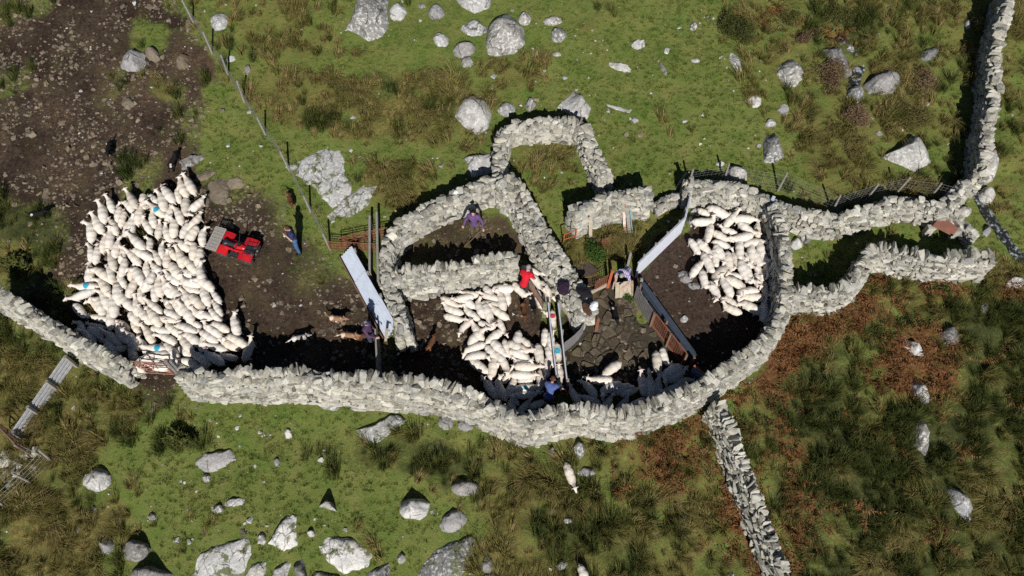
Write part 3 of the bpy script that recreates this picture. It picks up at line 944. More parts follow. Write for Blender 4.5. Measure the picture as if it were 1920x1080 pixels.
    ((1815, 428, 9, 7, 0), .3, GR, 'rounded grey stone near the rusty metal sheet'),
    ((1852, 432, 7, 12, -20), .3, GR, 'grey stone on the left bank of the right-hand stream'),
    ((1905, 528, 20, 12, 0), .35, BL, 'pale rock at the right edge beside the stream'),
    ((1495, 455, 11, 11, 0), .3, BL, 'rounded tan stone in the grassy corner right of the pen wall'),
    ((1505, 446, 5, 6, 0), .2, BL, 'small white stone above the rounded tan stone'),
    ((1514, 451, 7, 6, 0), .18, BL, 'small pale stone right of the rounded tan stone'),
    ((1285, 517, 16, 11, -35), .2, GR, 'grey rock in the dark soil of the right-hand pen'),
    ((1303, 535, 14, 7, -10), .12, GR, 'flat grey stone in the dark soil beside a sheep'),
    ((1283, 597, 8, 7, 0), .15, BL, 'pale stone on the dark soil near the rusty mesh gate'),
    ((1310, 395, 16, 7, 0), .3, GR, 'flat rock under the two topmost sheep in the right-hand pen'),
    ((1352, 402, 16, 8, 30), .35, GR, 'slanting flat rock right under the two topmost penned sheep'),
    ((1287, 382, 10, 5, 0), .3, BL, 'pale block at the foot of the rubble wall beside the white panels'),
    ((1296, 412, 5, 7, 0), .25, BL, 'small upright stone at the left of the right-hand pen'),
]
for i, (outl, h, mt, lab) in enumerate(ROCKS):
    big = isinstance(outl, list) or max(outl[2:4]) > 11
    boulder('boulder' if big else 'rock', lab, outl, h, mt, 300 + i, cat='boulder' if big else 'rock', group=None, steep=5.0 if h < .3 else 3.6)

# ------------------------------------------------------------------ flagged floor of the small pen
def clip_half(poly, p, n):
    out = []
    for i in range(len(poly)):
        a, b_ = poly[i - 1], poly[i]
        da, db = (a - p) @ n, (b_ - p) @ n
        if da <= 0: out.append(a)
        if (da < 0) != (db < 0) and abs(da - db) > 1e-12: out.append(a + (b_ - a) * da / (da - db))
    return out

def flagged_floor():
    area = [np.array(gpt(u, v)[:2]) for u, v in [(1072, 640), (1112, 600), (1120, 545), (1150, 540), (1185, 550), (1222, 605), (1272, 680), (1240, 700), (1065, 712)]][::-1]
    c0 = np.mean(area, 0)
    V = [np.array([*p, float(gz(*p)) + .015]) for p in area]
    bed = MB(); bed.add([(*p, float(gz(*p)) + .012) for p in area], [tuple(range(len(area)))])
    off = (c0[0], c0[1], float(gz(*c0)))
    root = link('flagged_floor', mesh_of('flagged_floor', np.array(bed.v) - off, bed.f, plain('silt', (.055, .045, .028), (.03, .024, .016), .9, 6)), None, off)
    tag(root, 'wet flagstone floor of the small pen', 'floor', None, 'structure')
    r = random.Random(5); seeds = []
    lo, hi = np.min(area, 0), np.max(area, 0)
    for _ in range(4000):
        p = np.array([r.uniform(lo[0], hi[0]), r.uniform(lo[1], hi[1])])
        q = area
        if all(np.linalg.norm(p - s) > r.choice((.17, .26, .4, .6)) for s in seeds) and inpoly(np.array([p[0]]), np.array([p[1]]), [tuple(a) for a in area])[0]:
            seeds.append(p)
    for s in seeds:
        poly = [a for a in area]
        # orientation-free clip against the outline happens by starting from a square inside the cell's reach
        poly = [s + np.array(d) for d in ((-.6, -.5), (.6, -.5), (.6, .5), (-.6, .5))]
        for t in seeds:
            if t is s: continue
            n_ = t - s; L_ = np.linalg.norm(n_)
            if L_ > 1.6: continue
            poly = clip_half(poly, (s + t) / 2 - n_ / L_ * r.uniform(.008, .03), n_ / L_)
        if len(poly) < 3 or r.random() < .14: continue
        jp = []                          # worn, uneven edges
        for i_ in range(len(poly)):
            a_, b_ = poly[i_ - 1], poly[i_]
            for t_ in (.18, .5, .82):
                q_ = a_ + (b_ - a_) * t_
                jp.append(q_ + (s - q_) * r.uniform(.0, .10))
        poly = jp
        # keep it inside the pen
        poly = [p for p in poly]
        if not all(inpoly(np.array([p[0]]), np.array([p[1]]), [tuple(c0 + (a - c0) * 1.06) for a in area])[0] for p in poly):
            continue
        z0 = float(gz(*s)); tiltx, tilty = r.gauss(0, .07), r.gauss(0, .07); up = r.uniform(.015, .10)
        cen = np.mean(poly, 0)
        vs = []
        for q, zz_ in ((1.0, -.05), (1.0, up - .02), (.90, up)):
            for p in poly:
                pp = cen + (p - cen) * q
                vs.append((pp[0] - off[0], pp[1] - off[1], z0 + zz_ + (pp[1] - s[1]) * TS + (pp[0] - s[0]) * tiltx + (pp[1] - s[1]) * tilty - off[2]))
        k = len(poly)
        fs = [(i, (i + 1) % k, k + (i + 1) % k, k + i) for i in range(k)] + [(k + i, k + (i + 1) % k, 2 * k + (i + 1) % k, 2 * k + i) for i in range(k)] + [tuple(range(2 * k, 3 * k))]
        link('flagstone', mesh_of('flagstone', vs, fs, M_SLAB), root)
flagged_floor()

# ------------------------------------------------------------------ streams
m, nt, b = new_mat('stream_water')
tc = N(nt, 'ShaderNodeTexCoord').outputs['Object']
f = noise(nt, tc, 5, 6, .75)
nt.links.new(ramp(nt, f, [(.50, (.02, .022, .02)), (.70, (.55, .59, .62))]), b.inputs['Base Color'])
nt.links.new(ramp(nt, f, [(.5, (.06,) * 3), (.66, (.7,) * 3)]), b.inputs['Roughness'])
bump(nt, b, f, .8, .05)
def stream(px, wid, name='stream'):
    P3 = np.array([gpt(u, v) for u, v in px]); n = 40
    sg = np.r_[0, np.cumsum(np.linalg.norm(np.diff(P3, axis=0), axis=1))]
    s = np.linspace(0, sg[-1], n)
    L = np.stack([np.interp(s, sg, P3[:, i]) for i in range(3)], 1)
    for _ in range(3): L[1:-1] = .25 * L[:-2] + .5 * L[1:-1] + .25 * L[2:]
    t = np.gradient(L[:, :2], axis=0); t /= np.linalg.norm(t, axis=1)[:, None]
    V = []; Fc = []
    for i in range(n):
        w = wid * (.7 + .6 * float(vnoise(i * .35, 3.3, 4)))
        for q in (-1, -.5, 0, .5, 1):
            x, y = L[i, 0] - t[i, 1] * q * w / 2, L[i, 1] + t[i, 0] * q * w / 2
            V.append((x, y, float(gz(x, y)) + .05 - .02 * q * q + .03 * float(vnoise(x * 5, y * 5, 2))))
    for i in range(n - 1):
        for q in range(4):
            a = i * 5 + q
            Fc.append((a, a + 1, a + 6, a + 5))
    return tag(link(name, mesh_of(name, V, Fc, m, True)), 'narrow stream tumbling between rocks', 'stream', None, 'structure')
stream([(1575, 70), (1592, 95), (1612, 118), (1608, 140), (1602, 155), (1590, 172)], .45)
stream([(1828, 355), (1846, 395), (1862, 420), (1878, 440), (1893, 462), (1925, 500)], .45)

# ------------------------------------------------------------------ growing things
def leaf_mat(name, cols, rough=.6):
    """cols: tones picked blade by blade"""
    m, nt, b = new_mat(name)
    geo = N(nt, 'ShaderNodeNewGeometry'); oi = N(nt, 'ShaderNodeObjectInfo')
    r1 = mathn(nt, 'FRACT', mathn(nt, 'ADD', geo.outputs['Random Per Island'], mathn(nt, 'MULTIPLY', oi.outputs['Random'], 3.7)))
    # blades of one tuft keep together: half own tone, half the tuft's
    f = mathn(nt, 'ADD', mathn(nt, 'MULTIPLY', r1, .5), mathn(nt, 'MULTIPLY', oi.outputs['Random'], .5))
    c = ramp(nt, f, [(i / (len(cols) - 1), k) for i, k in enumerate(cols)])
    nt.links.new(c, b.inputs['Base Color'])
    b.inputs['Roughness'].default_value = rough
    b.inputs['Specular IOR Level'].default_value = .2
    tr = N(nt, 'ShaderNodeBsdfTranslucent'); nt.links.new(c, tr.inputs[0])
    mx = N(nt, 'ShaderNodeMixShader'); mx.inputs[0].default_value = .3
    nt.links.new(b.outputs[0], mx.inputs[1]); nt.links.new(tr.outputs[0], mx.inputs[2])
    nt.links.new(mx.outputs[0], nt.nodes['Material Output'].inputs[0])
    return m

ML_SHORT = leaf_mat('short_grass_blades', [(.085, .145, .024), (.125, .19, .034), (.18, .205, .05), (.25, .22, .09)])
ML_ROUGH = leaf_mat('rough_grass_blades', [(.085, .105, .023), (.15, .155, .038), (.24, .20, .062), (.38, .30, .13), (.22, .135, .052)])
ML_RUSH = leaf_mat('rush_blades', [(.028, .047, .011), (.055, .078, .017), (.095, .108, .026), (.19, .16, .05)])
ML_BRACKEN = leaf_mat('bracken_fronds', [(.07, .033, .013), (.19, .082, .03), (.31, .155, .065), (.13, .10, .03)])
ML_BUSH = leaf_mat('bush_leaves', [(.035, .050, .012), (.075, .090, .022), (.13, .125, .035), (.20, .13, .06)])
ML_HEATH = leaf_mat('heath_twigs', [(.08, .058, .032), (.18, .115, .065), (.28, .19, .12), (.10, .10, .035)])
ML_WEED = leaf_mat('nettle_leaves', [(.035, .075, .014), (.06, .12, .02), (.09, .15, .03)])

def blades(n, rad, hlo, hhi, w, droop, seed, lean=(0, 0)):
    r = random.Random(seed); V = []; Fc = []
    for _ in range(n):
        a = r.uniform(0, 6.283); q = rad * math.sqrt(r.random()) * .55
        x, y = q * math.cos(a), q * math.sin(a)
        L_ = r.uniform(hlo, hhi); o_ = droop * r.uniform(.4, 1.2)
        da = a + r.gauss(0, .5)
        dx, dy = math.cos(da) * o_ + lean[0], math.sin(da) * o_ + lean[1]
        ww = w * r.uniform(.6, 1.3); px_, py_ = -math.sin(da) * ww / 2, math.cos(da) * ww / 2
        mx_, my_, mz_ = x + dx * L_ * .38, y + dy * L_ * .38, L_ * (.72 - .15 * o_)
        tx, ty, tz = x + dx * L_, y + dy * L_, L_ * max(.25, 1 - .55 * o_)
        k = len(V)
        V += [(x - px_, y - py_, -.03), (x + px_, y + py_, -.03), (mx_ + px_ * .8, my_ + py_ * .8, mz_), (mx_ - px_ * .8, my_ - py_ * .8, mz_), (tx, ty, tz)]
        Fc += [(k, k + 1, k + 2, k + 3), (k + 3, k + 2, k + 4)]
    return V, Fc

def fronds(n, seed):
    r = random.Random(seed); V = []; Fc = []
    for _ in range(n):
        a = r.uniform(0, 6.283); L_ = r.uniform(.35, .75)
        ca, sa_ = math.cos(a), math.sin(a)
        pts = []
        for t in np.linspace(0, 1, 8):
            rr = L_ * (t * .95); z = .30 * math.sin(min(t * 2.2, 2.6)) * r.uniform(.75, 1.1) + .02
            pts.append((rr * ca, rr * sa_, z))
        for i in range(1, 8):
            t = i / 7; wl = .17 * (1 - t) + .03
            for sgn in (-1, 1):
                b0 = pts[i]; k = len(V)
                px_, py_ = -sa_ * sgn, ca * sgn
                dz = r.uniform(-.09, .03)
                V += [(b0[0] - ca * .022, b0[1] - sa_ * .022, b0[2]), (b0[0] + ca * .022, b0[1] + sa_ * .022, b0[2]), (b0[0] + px_ * wl + ca * .05, b0[1] + py_ * wl + sa_ * .05, b0[2] + dz)]
                Fc.append((k, k + 1, k + 2))
        for i in range(7):
            k = len(V); p, q = pts[i], pts[i + 1]
            V += [(p[0] - sa_ * .006, p[1] + ca * .006, p[2]), (p[0] + sa_ * .006, p[1] - ca * .006, p[2]), (q[0], q[1], q[2])]
            Fc.append((k, k + 1, k + 2))
    return V, Fc

def spray(n, rx, ry, rz, leaf, seed):
    """low bush: leaf and twig faces spread through an uneven dome"""
    r = random.Random(seed); V = []; Fc = []
    lob = [(r.uniform(-.5, .5), r.uniform(-.5, .5), r.uniform(.35, .6)) for _ in range(6)]
    c_ = 0
    while c_ < n:
        lx, ly, lr = r.choice(lob)
        d = Vector((r.gauss(0, 1), r.gauss(0, 1), abs(r.gauss(0, 1)))).normalized() * (r.random() ** .35)
        p = Vector(((lx + d.x * lr) * rx, (ly + d.y * lr) * ry, d.z * rz * (.5 + lr)))
        u_ = Vector((r.gauss(0, 1), r.gauss(0, 1), r.gauss(.6, 1))).normalized()
        w_ = u_.orthogonal().normalized()
        s = leaf * r.uniform(.5, 1.5); k = len(V)
        V += [p - w_ * s * .35, p + w_ * s * .35, p + u_ * s * 1.6]
        Fc.append((k, k + 1, k + 2)); c_ += 1
    return [tuple(v) for v in V], Fc

protos = {}
def proto(key, specs, mat):
    c_ = bpy.data.collections.new(key)
    for i, (V, Fc) in enumerate(specs):
        o = bpy.data.objects.new(key, mesh_of(key, V, Fc, mat))
        c_.objects.link(o)
    protos[key] = c_
proto('short_tuft', [blades(30, .16, .02, .065, .012, .9, i) for i in range(4)], ML_SHORT)
proto('rough_tuft', [blades(64, .22, .20, .52, .014, .75, 10 + i, ((.5, -.1), (.6, .15), (.45, .2), (.7, -.05))[i]) for i in range(4)], ML_ROUGH)
proto('rush_tuft', [blades(70, .26, .25, .60, .011, .55, 20 + i) for i in range(4)], ML_RUSH)
proto('bracken_tuft', [fronds(6, 30 + i) for i in range(4)], ML_BRACKEN)
MUDS = stone_variants(8, M_MUDSTONE, 10, 7, .7)
c_ = bpy.data.collections.new('mud_pebble')
for mm in MUDS:
    c_.objects.link(bpy.data.objects.new('mud_pebble', mm))
protos['mud_pebble'] = c_

def scatter(name, key, P3, scl, rotz, label, cat, tilt=0.0):
    n = len(P3)
    me = bpy.data.meshes.new(name)
    me.vertices.add(n)
    me.vertices.foreach_set('co', np.asarray(P3, np.float32).reshape(-1))
    a = me.attributes.new('sc', 'FLOAT', 'POINT'); a.data.foreach_set('value', np.asarray(scl, np.float32))
    rot = np.zeros((n, 3), np.float32); rot[:, 2] = rotz
    rot[:, 0] = SLOPE * .7 * 0 + rng.normal(0, tilt + 1e-6, n); rot[:, 1] = rng.normal(0, tilt + 1e-6, n)
    a = me.attributes.new('ro', 'FLOAT_VECTOR', 'POINT'); a.data.foreach_set('vector', rot.reshape(-1))
    o = link(name, me)
    g = bpy.data.node_groups.new('scatter_' + name, 'GeometryNodeTree')
    g.interface.new_socket('Geometry', in_out='INPUT', socket_type='NodeSocketGeometry')
    g.interface.new_socket('Geometry', in_out='OUTPUT', socket_type='NodeSocketGeometry')
    gi, go = g.nodes.new('NodeGroupInput'), g.nodes.new('NodeGroupOutput')
    ip = g.nodes.new('GeometryNodeInstanceOnPoints'); ci = g.nodes.new('GeometryNodeCollectionInfo')
    ci.inputs['Collection'].default_value = protos[key]
    ci.inputs['Separate Children'].default_value = True; ci.inputs['Reset Children'].default_value = True
    ip.inputs['Pick Instance'].default_value = True
    na = g.nodes.new('GeometryNodeInputNamedAttribute'); na.data_type = 'FLOAT'; na.inputs['Name'].default_value = 'sc'
    nb = g.nodes.new('GeometryNodeInputNamedAttribute'); nb.data_type = 'FLOAT_VECTOR'; nb.inputs['Name'].default_value = 'ro'
    e2r = g.nodes.new('FunctionNodeEulerToRotation')
    L = g.links.new
    L(gi.outputs[0], ip.inputs['Points']); L(ci.outputs[0], ip.inputs['Instance'])
    L(nb.outputs['Attribute'], e2r.inputs[0]); L(e2r.outputs[0], ip.inputs['Rotation'])
    L(na.outputs['Attribute'], ip.inputs['Scale']); L(ip.outputs[0], go.inputs[0])
    md = o.modifiers.new('scatter', 'NODES'); md.node_group = g
    return tag(o, label, cat, None, 'stuff')

def ground_z(x, y):
    """height of the built ground sheet"""
    i = np.clip(np.searchsorted(gx, x) - 1, 0, nx - 2); j = np.clip(np.searchsorted(gy, y) - 1, 0, ny - 2)
    fx = (x - gx[i]) / (gx[i + 1] - gx[i]); fy = (y - gy[j]) / (gy[j + 1] - gy[j])
    return (GZ[i, j] * (1 - fx) + GZ[i + 1, j] * fx) * (1 - fy) + (GZ[i, j + 1] * (1 - fx) + GZ[i + 1, j + 1] * fx) * fy

def candidates(dens):
    n = int(54 * 31 * dens)
    x = rng.uniform(-27, 27, n); y = rng.uniform(-13.5, 17.5, n)
    u, v = to_px(x, y, y * TS)
    k = (u > -90) & (u < 2010) & (v > -60) & (v < 1150)
    x, y = x[k], y[k]
    ok = np.ones(len(x), bool)
    for ln, hw in WALL_LINES:
        x0, y0 = ln.min(0) - 1; x1, y1 = ln.max(0) + 1
        idx = np.where((x > x0) & (x < x1) & (y > y0) & (y < y1))[0]
        if len(idx):
            d = np.full(len(idx), 9.)
            for a, b_ in zip(ln[:-1], ln[1:]):
                d = np.minimum(d, dist_seg(x[idx], y[idx], a, b_))
            ok[idx[d < hw + .02]] = False
    for cx, cy, R in ROCK_SPOTS:
        idx = np.where((np.abs(x - cx) < R) & (np.abs(y - cy) < R))[0]
        ok[idx[np.hypot(x[idx] - cx, y[idx] - cy) < R]] = False
    return x[ok], y[ok]

def grow(name, key, cls, dens, slo, shi, label, cat, power=1.0, sink=0.0, tilt=.1, clump=False):
    x, y = candidates(dens)
    w = zone_weights(x, y)[..., cls] ** power
    k = rng.random(len(x)) < w
    x, y = x[k], y[k]
    if clump:                           # tussocks: thick in places, and laid over one way
        k = rng.random(len(x)) < np.clip((fbm(x * 1.5, y * 1.5, 91 + cls, 2) - .33) * 4, .12, 1)
        x, y = x[k], y[k]
        rz = fbm(x * .35, y * .35, 95, 2) * 12.5 + rng.normal(0, .5, len(x))
        sc = rng.uniform(slo, shi, len(x)) * np.clip(.55 + 1.1 * (fbm(x * 1.5, y * 1.5, 91 + cls, 2) - .3), .5, 1.3)
    else:
        rz = rng.uniform(0, 6.283, len(x)); sc = rng.uniform(slo, shi, len(x))
    return scatter(name, key, np.stack([x, y, ground_z(x, y) - sink], 1), sc, rz, label, cat, tilt)

grow('short_grass', 'short_tuft', GRASS, 34, .6, 1.3, 'short green grazed turf', 'grass', 1.3)
grow('rough_grass', 'rough_tuft', ROUGH, 30, .75, 1.5, 'rough straw and olive coloured moor grass', 'grass', 1.4, clump=True)
grow('rushes', 'rush_tuft', RUSH, 24, .7, 1.6, 'dark green rush clumps', 'rushes', 1.5, clump=True)
grow('bracken', 'bracken_tuft', BRACKEN, 13, .5, 1.25, 'rust brown dying bracken', 'bracken', 1.3)
# stones lying in the mud and on the turf
x, y = candidates(60)
wz = zone_weights(x, y)
clump = fbm(x * .9, y * .9, 88, 3)
k = rng.random(len(x)) < (wz[..., MUD] * np.clip((clump - .36) * 3.2, .10, 1) + wz[..., SOIL] * .05 + wz[..., GRASS] * .006)
x, y = x[k], y[k]
scatter('scattered_stones', 'mud_pebble', np.stack([x, y, ground_z(x, y) - .01], 1), np.clip(rng.lognormal(-2.6, .55, len(x)), .025, .26), rng.uniform(0, 6.283, len(x)), 'small brown stones strewn over the mud', 'stones', .3)

BITS = stone_variants(6, M_BOULDER, 9, 17, .6)
c_ = bpy.data.collections.new('pale_chip')
for mm in BITS:
    c_.objects.link(bpy.data.objects.new('pale_chip', mm))
protos['pale_chip'] = c_
x, y = candidates(5)
wz = zone_weights(x, y)
k = rng.random(len(x)) < (wz[..., GRASS] * np.clip((fbm(x * .5, y * .5, 77, 3) - .42) * 4, .06, 1) * .5 + wz[..., SOIL] * .25 + wz[..., MUD] * .10)
x, y = x[k], y[k]
scatter('rock_chips', 'pale_chip', np.stack([x, y, ground_z(x, y) + .01], 1), np.clip(rng.lognormal(-2.5, .5, len(x)), .04, .24), rng.uniform(0, 6.283, len(x)), 'pale chips of rock showing in the turf', 'stones', .2)

# bushes that stand out singly
def bush(name, label, cat, u, v, w_, d_, h_, mat, n, seed, leaf=.035):
    p = gpt(u, v)
    root = thing(name, label, cat, p)
    V, Fc = spray(n, w_, d_, h_, leaf, seed)
    link('foliage', mesh_of('foliage', V, Fc, mat), root)
    st_ = MB(); r = random.Random(seed)
    for _ in range(7):
        a = r.uniform(0, 6.28); st_.tube((0, 0, -.05), (math.cos(a) * w_ * .35, math.sin(a) * d_ * .35, h_ * .6), .014, 5, .006)
    st_.build('stems', plain('twig_bark', (.10, .07, .045)), root)
    return root
bush('gorse_bush', 'round dark gorse bush alone near the top edge with a black shadow', 'bush', 1382, 66, .95, .85, .95, ML_BUSH, 7000, 1)
bush('gorse_bush', 'green gorse bush at the top edge left of the upper stream', 'bush', 1480, 42, .6, .45, .45, ML_BUSH, 2600, 2)
bush('gorse_bush', 'wide dark gorse bush at the top edge above the dark wet boulder', 'bush', 1585, 40, 1.2, .7, .7, ML_BUSH, 4200, 3)
bush('heather_bush', 'brown heather clump above the round cracked boulder', 'bush', 1512, 72, .75, .5, .4, ML_HEATH, 3200, 4)
bush('heather_bush', 'brown heather clump between the round cracked boulder and the stream', 'bush', 1553, 146, .75, 1.05, .7, ML_HEATH, 4600, 5)
bush('heather_bush', 'brown heather clump right of the broad stream-side boulder', 'bush', 1725, 156, .8, .9, .6, ML_HEATH, 3600, 6)
bush('heather_bush', 'dark heather clump below the lumpy stream boulder', 'bush', 1612, 222, 1.0, .8, .65, ML_HEATH, 4200, 7)
bush('gorse_bush', 'green gorse clump right of the dark heather below the stream', 'bush', 1705, 222, 1.1, .8, .75, ML_BUSH, 4200, 8)
bush('rush_clump', 'big round rush clump in stony mud at the left edge', 'rushes', 35, 492, .8, .6, .55, ML_RUSH, 2200, 9, .09)
bush('weed_clump', 'green nettles growing among scrap beside the broad diagonal wall', 'weeds', 1113, 478, .5, .6, .7, ML_WEED, 2600, 10, .045)
bush('weed_clump', 'green weeds at the foot of the grey board fence', 'weeds', 1178, 560, .28, .25, .25, ML_WEED, 700, 11, .035)
bush('weed_clump', 'green nettles at the foot of the long wall above the white stone', 'weeds', 660, 762, .45, .2, .25, ML_WEED, 700, 12, .035)
bush('rush_clump', 'dark rush clump alone on the short grass at lower left', 'rushes', 345, 822, .75, .5, .5, ML_RUSH, 2200, 13, .09)
bush('fern_clump', 'bright green plants filling the grassy passage right of the pens', 'plants', 1680, 408, 1.0, .5, .45, ML_BUSH, 3600, 14, .04)
bush('fern_clump', 'bright green fern patch below the bent passage wall', 'plants', 1755, 545, .6, .3, .35, ML_WEED, 1500, 15, .04)

# ------------------------------------------------------------------ sheep
m, nt, b = new_mat('fleece')
tc = N(nt, 'ShaderNodeTexCoord').outputs['Object']; oi = N(nt, 'ShaderNodeObjectInfo')
f = noise(nt, tc, 16, 5, .7); f2 = noise(nt, tc, 4, 3, .6)
c = ramp(nt, f, [(.28, (.50, .45, .39)), (.50, (.76, .725, .675))])
c = mixc(nt, ramp(nt, f2, [(.52, (0, 0, 0)), (.70, (.5, .5, .5))]), c, (.55, .44, .33))
c = mixc(nt, 1, c, ramp(nt, oi.outputs['Random'], [(0, (.74, .70, .64)), (.15, (.97, .94, .90)), (.45, (1, .985, .965)), (.7, (.96, .90, .82)), (.85, (1, .97, .92)), (1, (.88, .87, .86))]), 'MULTIPLY')
nt.links.new(c, b.inputs['Base Color']); b.inputs['Roughness'].default_value = 1; b.inputs['Specular IOR Level'].default_value = .05
bump(nt, b, noise(nt, tc, 60, 4), .4, .012)
M_FLEECE = m
M_FACE = plain('sheep_face', (.78, .70, .63), (.62, .52, .45), .9, 12, 0, .2, .1)
M_BLUE = plain('blue_marker', (.04, .38, .55), (.03, .30, .42), .9, 30)
M_RED = plain('red_marker', (.62, .06, .08), (.45, .04, .05), .9, 30)

def sheep_prims(turn, drop, bend):
    """turn: head to its left (+) or right, drop: head lowered, bend: spine curve"""
    s = lambda x: bend * (x * x) * np.sign(1) * .9
    bx = [(-.35, .46, .170), (-.16, .47, .195), (.08, .47, .180), (.26, .48, .145)]
    trunk = [cap((bx[i][0], s(bx[i][0]) , bx[i][1]), (bx[i + 1][0], s(bx[i + 1][0]), bx[i + 1][1]), bx[i][2], bx[i + 1][2]) for i in range(3)]
    ca, sa_ = math.cos(turn), math.sin(turn)
    y0 = s(.27)
    nx_, ny_ = .31 + .21 * ca, y0 + .21 * sa_
    hz = .66 - drop
    hx, hy = nx_ + .155 * math.cos(turn * 1.25), ny_ + .155 * math.sin(turn * 1.25)
    neck = cap((.28, y0, .50), (nx_, ny_, hz), .125, .08)
    head = [cap((nx_, ny_, hz), (hx, hy, hz - .075), .074, .046)]
    px_, py_ = -math.sin(turn * 1.25), math.cos(turn * 1.25)
    ears = [cap((nx_ + .01, ny_, hz + .035), (nx_ - .01 + px_ * q * .135, ny_ + py_ * q * .16, hz + .03), .028, .016) for q in (-1, 1)]
    legs = []
    for x in (-.33, .22):
        for q in (-1, 1):
            yy = s(x) + q * .105
            legs += [cap((x, yy, .40), (x + .015, yy, .2), .058, .032), cap((x + .015, yy, .2), (x, yy, .02), .028, .026)]
    tail = cap((-.50, s(-.5), .50), (-.555, s(-.5), .32), .045, .026)
    return trunk, neck, head, ears, legs, tail

SHEEP = []
for i, (tn, dr, bd) in enumerate([(0, 0, 0), (.55, .03, .25), (-.55, .03, -.25), (.25, .16, .12), (-.25, .10, -.2), (1.0, .02, .4), (-1.0, .02, -.4), (.1, -.06, .1), (.7, .22, -.1), (-.7, .05, .2), (0, .25, 0), (1.3, .0, .3)]):
    trunk, neck, head, ears, legs, tail = sheep_prims(tn, dr, bd)
    thin = [cap(t[1], t[2], t[3] * .8, t[4] * .8) for t in trunk]
    bodym = blob_mesh('sheep', thin + [cap(neck[1], neck[2], .10, .066)] + head + ears + legs + [cap(tail[1], tail[2], .03, .015)], .022, .03, M_FACE, 0, None, i)
    fl = blob_mesh('fleece', trunk + [cap(neck[1], neck[1] * .5 + neck[2] * .5, .115, .078), tail] + [cap(l[1], l[2] * .5 + l[1] * .5, l[3] * 1.25, l[3]) for l in legs[::2]], .024, .05, M_FLEECE, .007, None, i)
    SHEEP.append((bodym, fl))

MARKS = {}
def mark_mesh(variant, x0, rad, mat):
    key = (variant, round(x0, 2), mat.name)
    if key in MARKS: return MARKS[key]
    fl = SHEEP[variant][1]
    V = np.array([v.co[:] for v in fl.vertices]); Nn = np.array([v.normal[:] for v in fl.vertices])
    keep = [p.vertices[:] for p in fl.polygons if all((V[k, 2] > .52) and math.hypot(V[k, 0] - x0, (V[k, 1]) * .9) < rad for k in p.vertices)]
    used = sorted({k for p in keep for k in p}); mp = {k: j for j, k in enumerate(used)}
    MARKS[key] = mesh_of('paint_mark', V[used] + Nn[used] * .006, [tuple(mp[k] for k in p) for p in keep], mat, True)
    return MARKS[key]

n_sheep = 0
def put_sheep(u, v, deg, label, group, variant=None, size=None, mark=None, at=None):
    """(u, v): where the photo shows the middle of its back"""
    global n_sheep
    n_sheep += 1
    r = random.Random(n_sheep * 7 + 3)
    variant = r.randrange(12) if variant is None else variant
    p = pix(u, v, .45)
    hd = heading(u, v, deg) if at is None else at[2]
    size = (size or r.choice((.80, .90, .97, 1.02)) * r.uniform(.96, 1.05)) * .92
    bodym, fl = SHEEP[variant]
    x, y = (p[0], p[1]) if at is None else at[:2]
    o = link('sheep', bodym, None, (x, y, float(ground_z(np.array([x]), np.array([y]))[0])))
    o.rotation_euler = (Matrix.Rotation(SLOPE * .85, 3, 'X') @ Matrix.Rotation(hd, 3, 'Z')).to_euler()
    o.scale = (size, size * r.uniform(.86, 1.04), size)
    tag(o, label, 'sheep', group)
    link('fleece', fl, o)
    if mark:
        link('paint_mark', mark_mesh(variant, mark[1], mark[2], mark[0]), o)
    return o


def relax(S, poly=None, iters=120, keep=0.0, extra=()):
    """nudge the animals of one flock apart so that none stands in another or in a wall"""
    S = np.array(S, float); S0 = S.copy()
    offs = np.array([-.30, 0, .30]); n = len(S)
    E = np.array(extra, float).reshape(-1, 3)
    A = np.vstack([S, E]) if len(E) else S
    cy_, sy_ = np.cos(A[:, 2]), np.sin(A[:, 2])
    who = np.repeat(np.arange(len(A)), 3)
    for it in range(iters):
        X = (A[:, 0][:, None] + cy_[:, None] * offs).ravel(); Y = (A[:, 1][:, None] + sy_[:, None] * offs).ravel()
        dx = X[:, None] - X[None]; dy = Y[:, None] - Y[None]
        d = np.hypot(dx, dy) + 1e-6
        pen = np.clip(.29 - d, 0, None); pen[who[:, None] == who[None]] = 0
        fx = (pen * dx / d).sum(1); fy = (pen * dy / d).sum(1)
        for ln, hw in WALL_LINES:
            lo_, hi_ = ln.min(0) - .6, ln.max(0) + .6
            idx = np.where((X > lo_[0]) & (X < hi_[0]) & (Y > lo_[1]) & (Y < hi_[1]))[0]
            for k in idx:
                q = ln - (X[k], Y[k]); dd = np.hypot(q[:, 0], q[:, 1]); j = dd.argmin()
                if dd[j] < hw + .16:
                    fx[k] -= q[j, 0] / (dd[j] + 1e-6) * (hw + .16 - dd[j]) * 1.5; fy[k] -= q[j, 1] / (dd[j] + 1e-6) * (hw + .16 - dd[j]) * 1.5
        mx_ = np.bincount(who, fx, len(A))[:n]; my_ = np.bincount(who, fy, len(A))[:n]
        A[:n, 0] += .28 * mx_; A[:n, 1] += .28 * my_
        if keep: A[:n, :2] += keep * (S0[:, :2] - A[:n, :2])
        if poly is not None:
            for k in np.where(~inpoly(A[:n, 0], A[:n, 1], poly))[0]:
                c_ = np.mean(poly, 0); A[k, :2] += .09 * (c_ - A[k, :2]) / np.linalg.norm(c_ - A[k, :2])
    return A[:n]

def flock(specs, group, fixed=(), poly=None, keep=.03):
    """specs: (u, v, deg, label, variant, size, mark)"""
    st0 = [(*pix(u, v, .42)[:2], heading(u, v, d)) for u, v, d, *_ in specs]
    out = relax(st0, poly, 140, keep, fixed)
    for (u, v, d, lab, var, sz, mk), (x, y, h) in zip(specs, out):
        put_sheep(u, v, d, lab, group, var, sz, mk, at=(x, y, h))
    return out

